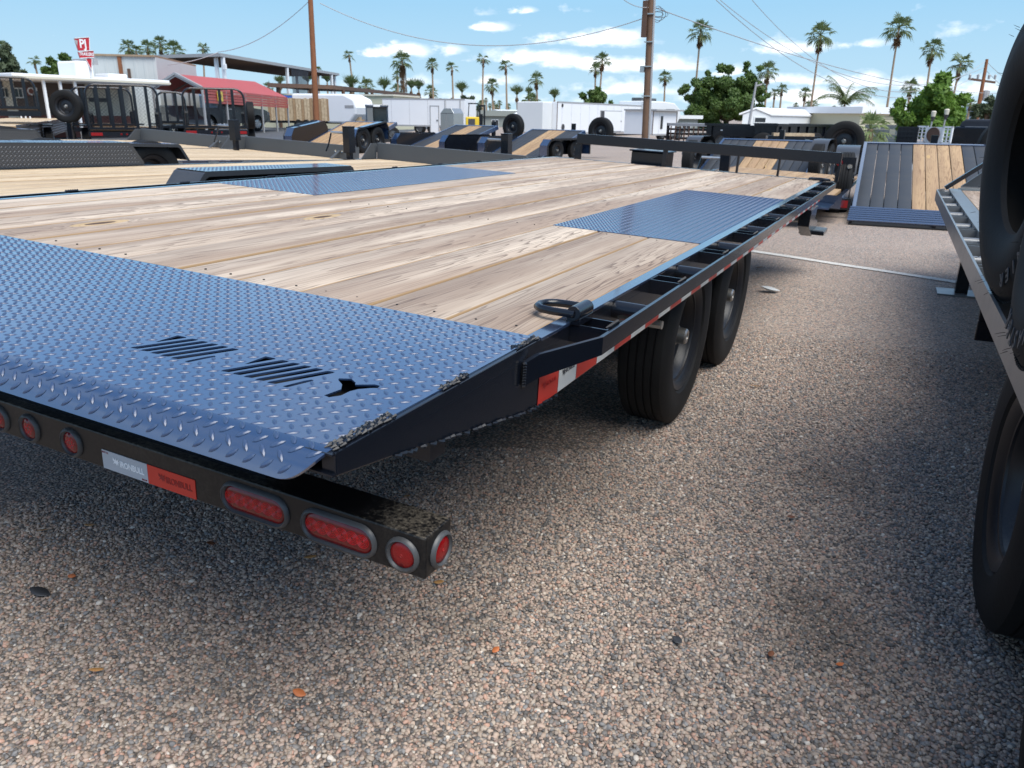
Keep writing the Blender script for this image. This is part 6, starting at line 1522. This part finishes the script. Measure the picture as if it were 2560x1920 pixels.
PL = [  # crown x, y, foot x, foot y, height, radius px, kind, label
 (873, 137, 884, 235, 16, 20, 'wind', 'slim palm with windswept crown, nearest right of the tall brown pole'),
 (1005, 152, 1011, 245, 12, 36, 'fan', 'stout shaggy-trunked palm, biggest crown left of the picture centre'),
 (1080, 160, 1083, 240, 15, 24, 'fan', 'slim palm standing next right of the stout shaggy palm'),
 (1130, 168, 1133, 250, 15, 22, 'wind', 'slim palm above the closed door of the white cargo trailer'),
 (1208, 146, 1206, 270, 18, 24, 'wind', 'tall palm directly above the forklift mast'),
 (1265, 164, 1267, 270, 16, 25, 'wind', 'slim palm second right of the forklift'),
 (1341, 198, 1344, 278, 14, 28, 'fan', 'palm left of the long white cargo trailer, above the domed covers'),
 (1506, 150, 1498, 256, 17, 30, 'fan', 'taller of the twin palms behind the long cargo trailer'),
 (1489, 172, 1487, 256, 15, 22, 'fan', 'shorter of the twin palms behind the long cargo trailer'),
 (1663, 192, 1660, 265, 14, 24, 'fan', 'slim palm next right of the tall utility pole'),
 (1752, 77, 1731, 300, 11.5, 40, 'fan', 'very tall leaning palm in front of the big leafy tree'),
 (1920, 176, 1913, 258, 15, 34, 'fan', 'palm rising at the right flank of the big leafy tree'),
 (2052, 86, 2024, 291, 20, 43, 'fan', 'very tall leaning palm behind the white mobile home'),
 (1937, 232, 1932, 280, 12, 18, 'wind', 'small palm right of the big leafy tree, the lower of the close pair'),
 (1955, 222, 1949, 280, 13, 19, 'fan', 'small palm right of the big leafy tree, the upper of the close pair'),
 (2013, 232, 2006, 290, 12, 22, 'fan', 'middle-sized palm just left of the very tall leaning palm'),
 (2020, 263, 2016, 290, 9, 16, 'fan', 'small palm behind the foot of the very tall leaning palm, left side'),
 (2034, 262, 2029, 290, 9, 18, 'fan', 'small palm behind the foot of the very tall leaning palm, right side'),
 (2247, 70, 2216, 280, 20, 44, 'fan', 'tallest palm at right, rising over the tan sided house'),
 (2331, 122, 2314, 240, 19, 36, 'fan', 'tall palm behind the bright green tree, left one'),
 (2401, 159, 2379, 262, 18, 38, 'wind', 'tall palm with flat crown between the bright tree and the far pole'),
 (2277, 217, 2272, 250, 11, 28, 'fan', 'short palm behind the left side of the bright green tree'),
 (2368, 235, 2362, 270, 11, 20, 'fan', 'short palm behind the right side of the bright green tree'),
 (2401, 253, 2396, 285, 10, 18, 'fan', 'small palm right of the bright green tree'),
 (2427, 258, 2420, 290, 10, 18, 'fan', 'small palm next to the far utility pole foot'),
 (85, 150, 96, 197, 12, 19, 'wind', 'lone slim windswept palm left of the arrow sign'),
 (321, 118, 324, 140, 12, 28, 'fan', 'leftmost palm above the metal shed roof'),
 (340, 127, 342, 140, 11, 20, 'wind', 'low palm second from left above the metal shed roof'),
 (369, 119, 370, 140, 12, 27, 'fan', 'bushy palm third from left above the metal shed roof'),
 (400, 108, 403, 138, 13, 27, 'fan', 'highest palm above the metal shed roof'),
 (436, 126, 436, 140, 11, 34, 'fan', 'broad pale palm above the left end of the flat canopy'),
 (507, 121, 508, 140, 12, 22, 'wind', 'single palm above the middle of the flat canopy'),
 (0, 118, 6, 150, 12, 26, 'fan', 'palm cut by the left edge of the picture'),
 (879, 222, 882, 240, 7, 38, 'spike', 'brush-like young palm behind the dark shade roof end'),
 (961, 224, 962, 243, 7, 34, 'spike', 'brush-like young palm left of the stout shaggy palm'),
 (1028, 222, 1030, 245, 7, 28, 'spike', 'brush-like young palm close right of the stout shaggy palm'),
 (1047, 225, 1048, 245, 7, 30, 'spike', 'brush-like young palm second right of the stout shaggy palm'),
 (1155, 232, 1156, 250, 7, 32, 'spike', 'brush-like young palm above the right end of the closed cargo trailer'),
 (1230, 213, 1232, 268, 11, 28, 'fan', 'palm with a hanging dead skirt right of the forklift mast'),
 (1292, 238, 1293, 268, 7, 30, 'spike', 'brush-like young palm above the nearer domed cover'),
 (1386, 246, 1387, 256, 7, 28, 'spike', 'brush-like young palm at the left end of the long cargo trailer'),
 (1322, 236, 1325, 268, 8, 22, 'spike', 'brush-like young palm left of the palm over the domed covers'),
 (915, 214, 918, 240, 9, 30, 'fan', 'round-crowned palm between the shade roof and the blue-topped trailer'),
 (993, 188, 996, 240, 12, 18, 'fan', 'small palm just left behind the stout shaggy palm'),
 (991, 224, 994, 245, 9, 22, 'fan', 'low bushy palm at the foot of the stout shaggy palm'),
 (1077, 228, 1078, 246, 8, 24, 'fan', 'low bushy palm above the roof of the closed cargo trailer'),
 (1327, 254, 1328, 275, 5, 34, 'fan', 'low wide pale palm behind the domed covers'),
 (670, 218, 672, 240, 8, 20, 'fan', 'low palm under the canopy left of the netting'),
 (700, 212, 701, 240, 8, 26, 'spike', 'brush-like young palm under the canopy left of the netting'),
 (770, 206, 771, 240, 8, 26, 'spike', 'brush-like young palm under the canopy right of the netting'),
 (818, 206, 820, 240, 8, 26, 'spike', 'brush-like young palm under the right end of the canopy'),
 (796, 176, 798, 240, 13, 16, 'fan', 'palm crown showing just above the canopy edge right of the brown pole'),
]
for (cx, cy, bx, by, H_, rp, kd, lab) in PL:
    palm(cx, cy, bx, H_, rp, lab, kd, 'tall palms' if kd != 'spike' else 'young brush-like palms', shag=('shaggy-trunked' in lab), by=by, tr=.30 if 'shaggy-trunked' in lab else .16)
# the far row along the horizon: nothing tells these apart
random.seed(5)
for i in range(46):
    x = 905 + 490 * random.random() ** .8 if i < 38 else random.choice((2085, 2104, 1955, 2120, 1990, 2065, 1660, 1648))
    y = random.uniform(246, 276) if i < 38 else random.uniform(262, 280)
    palm(x, y, x + random.uniform(0, 2), random.uniform(9, 12), random.uniform(8, 12), 'tiny fan palm in the far row along the horizon', 'fan', 'tiny palms in the far row along the horizon', by=290, tr=.14)
# feather palm and little fan palm at right
palm(2112, 258, 2110, 6.5, 62, 'feather palm with arching grey-green fronds right of the mobile home', 'feather', None, tr=.16, by=312)
p = W(2172, 352, d=30)
t = thing('palm_tree', 'low pale green fan palm in front of the grey block wall', 'palm tree', (p.x, p.y, 0)); z_ = ZZ(2172, 322, 30)
o = share('trunk', TR, t, scale=(.14, .14, z_)); a, b = CRW['fan'][0]; MT['palmpale'] = mk_leaf('pale_palm_leaf', (.13, .18, .06), (.26, .32, .14))
a = a.copy(); a.materials.clear(); a.materials.append(MT['palmpale']); share('crown', a, t, (0, 0, z_), scale=(.82,) * 3)

# ------------------------------------------------------------------ broad-leaved trees
def tree(label, px, pyb, d, blobs, leaf, nleaf, ls, cat='tree', trunk_r=.15, name='leafy_tree', group=None):
    """blobs: (px, py, radius px, depth offset m); the leaves are small bent faces through each clump"""
    p = W(px, 300, d=d); t = thing(name, label, cat, (p.x, p.y, 0), 0, group); base = Vector((p.x, p.y, 0)); k = d / FPX * 1.02
    V = []; F = []; cs = []
    for (bx, by, br, dz) in blobs:
        c = W(bx, by, d=d + dz); cs.append((c - base, br * k * 1.12))
    tot_ = sum(r * r for _, r in cs)
    for c, r in cs:
        subs = [(c + Vector((rng.normal(0, .50), rng.normal(0, .50), rng.normal(0, .46))) * r, r * rng.uniform(.18, .40)) for _ in range(15)]
        n = int(nleaf * r * r / tot_)
        for i in range(n):
            sc, sr = subs[int(rng.integers(0, 15))]
            u = Vector(rng.normal(0, 1, 3)).normalized(); q = sc + Vector((u.x, u.y, u.z * .85)) * sr * (rng.uniform(.55, 1.05))
            a = Vector(rng.normal(0, 1, 3)).normalized(); a = (a + u * .3).normalized(); b = a.cross(u + Vector((.01, .02, .4))).normalized(); s = ls * rng.uniform(.6, 1.4); n0 = len(V)
            V += [tuple(q - a * s), tuple(q + b * s * .45), tuple(q + a * s), tuple(q - b * s * .45)]; F.append((n0, n0 + 1, n0 + 2, n0 + 3))
    me = bpy.data.meshes.new('crown'); me.from_pydata(V, [], F); me.materials.append(MT[leaf]); o = bpy.data.objects.new('crown', me); COL.objects.link(o); o.parent = t
    m = MB(); zf = min(c.z for c, r in cs)
    m.tube([(0, 0, 0), (.05, 0, zf * .5), (.0, .05, zf)], [trunk_r * 1.4, trunk_r, trunk_r * .8], 8)
    for c, r in cs: m.tube([(0, .05, zf * .8), tuple(Vector((0, 0, zf)).lerp(c, .5) + Vector((0, 0, .1))), tuple(c)], [trunk_r * .7, trunk_r * .45, trunk_r * .15], 6)
    m.obj('trunk', MT['bark'], t, smooth=True); return t
tree('big dense leafy tree with gaps, behind the black dump trailers', 1815, 300, 105, [(1748, 235, 30, 0), (1735, 275, 32, 1), (1790, 218, 38, 0), (1772, 262, 38, -1), (1812, 250, 34, 1), (1843, 226, 34, 0), (1873, 195, 22, 0), (1868, 225, 30, 1), (1880, 262, 38, 0), (1838, 285, 40, -1), (1785, 295, 38, 0), (1905, 285, 28, 1)], 'leafa', 44000, .21, trunk_r=.35)
tree('bright green rounded tree behind the white lattice panels', 2325, 315, 33, [(2290, 290, 34, 0), (2325, 262, 36, 0), (2360, 275, 36, 0), (2340, 305, 40, -1), (2270, 305, 24, 0), (2385, 300, 26, 0), (2305, 255, 18, .5)], 'leafb', 22000, .12)
tree('low dark green tree over the store roof, left of the arrow sign', 165, 195, 60, [(130, 190, 18, 0), (155, 180, 20, 0), (180, 176, 19, 0), (205, 188, 20, 0), (222, 190, 12, 0)], 'leafa', 9000, .2)
tree('pale grey-green tree cut by the left edge of the picture', 5, 190, 48, [(10, 165, 26, 0), (30, 178, 18, 0), (-8, 150, 24, 0), (42, 190, 12, 0)], 'leafc', 9000, .13)
tree('small round tree hidden below the twin palms behind the cargo trailer', 1485, 256, 90, [(1478, 246, 16, 0), (1492, 240, 14, 0), (1500, 250, 14, 0)], 'leafa', 3000, .25)
tree('small pale tree at the foot of the far utility pole', 2465, 290, 60, [(2455, 278, 14, 0), (2478, 275, 16, 0), (2500, 280, 16, 0)], 'leafc', 3000, .2)
tree('low bush right of the closed cargo trailer beside the forklift', 1165, 275, 80, [(1168, 262, 14, 0), (1172, 272, 14, 0)], 'leafc', 1500, .25)

# ------------------------------------------------------------------ poles and wires
def pole(label, px0, py0, px1, py1, d, w0, w1, mat, extra=None):
    """foot pixel on the ground side, top pixel"""
    a = W(px0, py0, d=d); b = W(px1, py1, d=d); f = a + (b - a) * (-a.z / (b.z - a.z)); top = b + (b - a).normalized() * (2.5 if py1 <= 5 else .15); t = thing('utility_pole', label, 'utility pole', (f.x, f.y, 0)); k = d / FPX
    MB().tube([(0, 0, 0), tuple((a - f)), tuple((b - f)), tuple(top - f)], [w0 * k * .5, w0 * k * .5, w1 * k * .5, w1 * k * .48], 12).obj('shaft', MT[mat], t, smooth=True)
    return t, f, a - f, b - f, k
t, f1, a, b, k = pole('plain brown wooden pole leaning slightly left, behind the red carport', 792, 312, 776, 0, 40, 14, 11, 'poleb')
pole1_top = f1 + b
t, f2, a, b, k = pole('tall dark utility pole with grey conduit on its right side', 1612, 338, 1627, 0, 34, 15, 12, 'poled'); pole2_top = f2 + b; up = (b - a).normalized(); rgt = Vector((math.cos(-.0), 0.2, 0)).normalized()
rv = RC @ Vector((1, 0, 0)); rv.z = 0; rv.normalize(); fw = Vector((-rv.y, rv.x, 0))
MB().tube([tuple(a * .02 + rv * 9.5 * k), tuple(a + rv * 9.5 * k), tuple(b + rv * 8 * k)], 3.2 * k, 8).obj('conduit', MT['conduit'], t, smooth=True)
MB().box(-.10, -.10, -.65, .10, .10, .65).obj('switch_box', MT['brown'], t, loc=a + (b - a) * ((338 - 46) / 338) - rv * 11 * k)
MB().tube([tuple(a + (b - a) * .88 - rv * 9 * k), tuple(b * 1.0 - rv * 9 * k)], 2.4 * k, 6).obj('insulator_rod', MT['conduit'], t, smooth=True)
for q in (.30, .52, .70, .9): c = a + (b - a) * q; MB().box(c.x - .16, c.y - .16, c.z - .02, c.x + .16, c.y + .16, c.z + .02).obj('strap', MT['galv'], t)
m = MB()
for j, (dx, dy) in enumerate(((24, 10), (30, 26), (22, 34), (36, 14))):
    c = a + (b - a) * .9 + rv * (8 + dx * .4) * k; m.tube([tuple(c + rv * (dx * .5 * k * math.cos(i * PI / 6)) + Vector((0, 0, dy * .5 * k * math.sin(i * PI / 6)))) for i in range(12)], .012, 4, close=True)
m.obj('cable_loop', MT['ink'], t)
m = MB(); c = a + (b - a) * ((338 - 175) / 338); MB().box(c.x - .3, c.y - .1, c.z - .02, c.x - .12, c.y + .1, c.z + .22).obj('bracket', MT['galv'], t)
t, f3, a, b, k = pole('distant brown utility pole with a crossarm at far right', 2441, 300, 2467, 152, 95, 9, 5.5, 'poleb')
pole3_top = f3 + b - Vector((0, 0, 0)); c = a + (b - a) * .66; MB().bar(tuple(c - rv * 1.5 + Vector((0, 0, .2))), tuple(c + rv * 1.2 - Vector((0, 0, .1))), .2, .2).obj('crossarm', MT['brown'], t)
for q in (-1.4, -.6, .5, 1.1): MB().lathe([(0, .1), (.35, .12), (.45, .03)], 'z', c=tuple(c + rv * q + Vector((0, 0, .2))), n=8).obj('insulator', MT['conduit'], t)
MB().lathe([(0, .35), (.9, .35), (1.0, .1)], 'z', c=tuple(c + rv * .5 - Vector((0, 0, 1.8))), n=10).obj('transformer', MT['conduit'], t)
t, f4, a, b, k = pole('short pale grey lamp pole before the big leafy tree', 1877, 285, 1890, 212, 50, 6, 4.5, 'conduit'); MB().bar(tuple(b * .98), tuple(b * .98 + rv * .35 + Vector((0, 0, .1))), .12, .08).obj('lamp_head', MT['conduit'], t)
def wire(label, pts, r=.012, sag=0):
    pts = [Vector(p) for p in pts]; out = []
    if len(pts) == 2:
        a, b = pts
        for i in range(25): u = i / 24; out.append(tuple(a.lerp(b, u) - Vector((0, 0, sag * 4 * u * (1 - u)))))
    else: out = [tuple(p) for p in pts]
    o = MB().tube(out, r, 4).obj('overhead_wire', MT['conduit']); return tag(o, label, 'wire')
wire('slack wire running down left from the brown pole over the flat canopy', [pole1_top + Vector((0, 0, .0)), W(545, 130, d=50)], .016, .45)
wire('sagging wire strung from the brown pole to the tall utility pole', [W(800, 8, d=40), W(1608, 46, d=34)], .016, 1.35)
wire('short pale wire hanging beneath the left part of the flat canopy', [W(545, 131, d=50), W(420, 162, d=46)], .02, .1)
wire('wire running right and down from the tall utility pole, lowest of the four', [W(1640, 20, d=34), W(2560, 232, d=85)], .018, 1.0)
wire('wire crossing the sky high right toward the far pole, topmost one', [W(1880, 0, d=60), W(2465, 152, d=95)], .024, 4.2)
wire('wire crossing the sky high right toward the far pole, second one', [W(1800, 0, d=58), W(2462, 168, d=95)], .024, 3.2)
wire('wire crossing the sky high right toward the far pole, third one', [W(1790, 0, d=50), W(2452, 182, d=95)], .022, 3.6) 
wire('wire leaving the far pole to the right, upper', [W(2467, 154, d=95), W(2520, 200, d=97)], .024, .1); wire('wire leaving the far pole to the right, lower', [W(2464, 174, d=95), W(2520, 226, d=97)], .024, .1)
wire('short wire between the top corner and the tall utility pole, left side', [W(1560, 0, d=33), W(1626, 18, d=34)], .014, .1)

# ------------------------------------------------------------------ litter on the gravel
def leaf(px, py, L, wd, yaw, label, col, curl=.25, name='dry_leaf'):
    p = W(px, py, z=.012); m = MB(); n = 8
    for i in range(n + 1):
        u = i / n; w_ = wd * math.sin(PI * min(1, u * .96 + .03)) ** .8; x = (u - .5) * L; z = curl * L * (u - .5) ** 2
        m.v += [(x, -w_, z + curl * w_ * .9), (x, 0, z), (x, w_, z + curl * w_ * .9)]
    for i in range(n):
        for k in (0, 1): m.f.append((i * 3 + k, i * 3 + k + 1, i * 3 + k + 4, i * 3 + k + 3))
    o = m.mesh(name, MT[col], True, fix=False); o = bpy.data.objects.new(name, o); COL.objects.link(o); o.location = (p.x, p.y, .011); o.rotation_euler = (random.uniform(-.3, .3), random.uniform(-.3, .3), yaw)
    s = o.modifiers.new('thick', 'SOLIDIFY'); s.thickness = .0006; return tag(o, label, 'leaf', None)
MT['dryor'] = simple('orange_dry_leaf', (.46, .14, .045), .6, 0, .2, 60); MT['dryye'] = simple('tan_dry_leaf', (.42, .22, .08), .6, 0, .25, 60); MT['drybl'] = simple('dark_scrap', (.03, .032, .036), .5, 0, .2, 60); MT['drybr'] = simple('brown_dry_leaf', (.16, .055, .02), .6, 0, .2, 60); MT['plast'] = simple('clear_scrap', (.62, .65, .66), .2, 0, .1)
leaf(748, 1732, .030, .009, .2, 'orange dry leaf alone on the gravel, lower left of centre', 'dryor')
leaf(1240, 1624, .020, .008, 1.2, 'small orange dry leaf on the gravel near the bottom centre', 'dryor')
leaf(776, 1392, .034, .006, .7, 'tan dry leaf lying under the oval tail lights', 'dryye')
leaf(527, 1358, .024, .008, .3, 'rusty dry leaf below the red reflective sticker', 'drybr')
leaf(224, 1312, .030, .006, .5, 'tan dry leaf on the gravel left of the reflective sticker', 'dryye')
leaf(180, 1440, .024, .007, .2, 'orange-brown dry leaf on the left part of the gravel', 'dryor')
leaf(240, 1677, .030, .007, .8, 'curled tan leaf on the gravel at lower left', 'dryye', .6)
leaf(108, 1325, .036, .006, .5, 'narrow tan leaf below the two round tail lights', 'dryye')
leaf(1098, 1455, .030, .007, .2, 'tan dry leaf just beside the bumper corner', 'dryye')
leaf(1693, 1600, .026, .010, -.4, 'black rubber scrap on the gravel right of centre', 'drybl', name='rubber_scrap')
leaf(1928, 1634, .020, .007, 1.4, 'dark red-brown dry leaf on the gravel right of the rubber scrap', 'drybr')
leaf(100, 1480, .055, .014, .3, 'dark grey feather-like scrap at the left edge of the gravel', 'drybl', name='dark_scrap')
leaf(1888, 965, .05, .010, .0, 'yellow leaf on the gravel right of the flatbed wheels', 'dryye')
leaf(1978, 1292, .024, .008, .3, 'small rusty leaf between the two flatbeds', 'drybr')
leaf(1018, 1240, .022, .008, .2, 'tan leaf in the shade behind the tail beam', 'dryye')
leaf(1925, 727, .13, .045, .3, 'crumpled clear plastic scrap on the gravel beyond the wheels', 'plast', .5, 'plastic_scrap')
leaf(1900, 668, .06, .02, .5, 'brown leaf lying by the white painted line', 'dryye')
leaf(2098, 1662, .026, .005, .9, 'curled orange leaf near the tyre at lower right', 'dryor', .7)
# fine dead stems on the stones
m = MB(); random.seed(3)
for i in range(46):
    p = W(random.uniform(50, 2200), random.uniform(1380, 1900), z=.012); a = random.uniform(0, 6.28); L = random.uniform(.015, .06); q = Vector((math.cos(a), math.sin(a), 0)) * L
    m.tube([(p.x, p.y, .011), (p.x + q.x * .5 + .002, p.y + q.y * .5, .014), (p.x + q.x, p.y + q.y, .011)], [.0005, .0005, .0003], 4)
MT['straw'] = simple('dead_straw', (.42, .34, .24), .8); tag(m.obj('dead_stems', MT['straw']), 'scattered thin dead stems lying on the gravel', 'stems', kind='stuff')
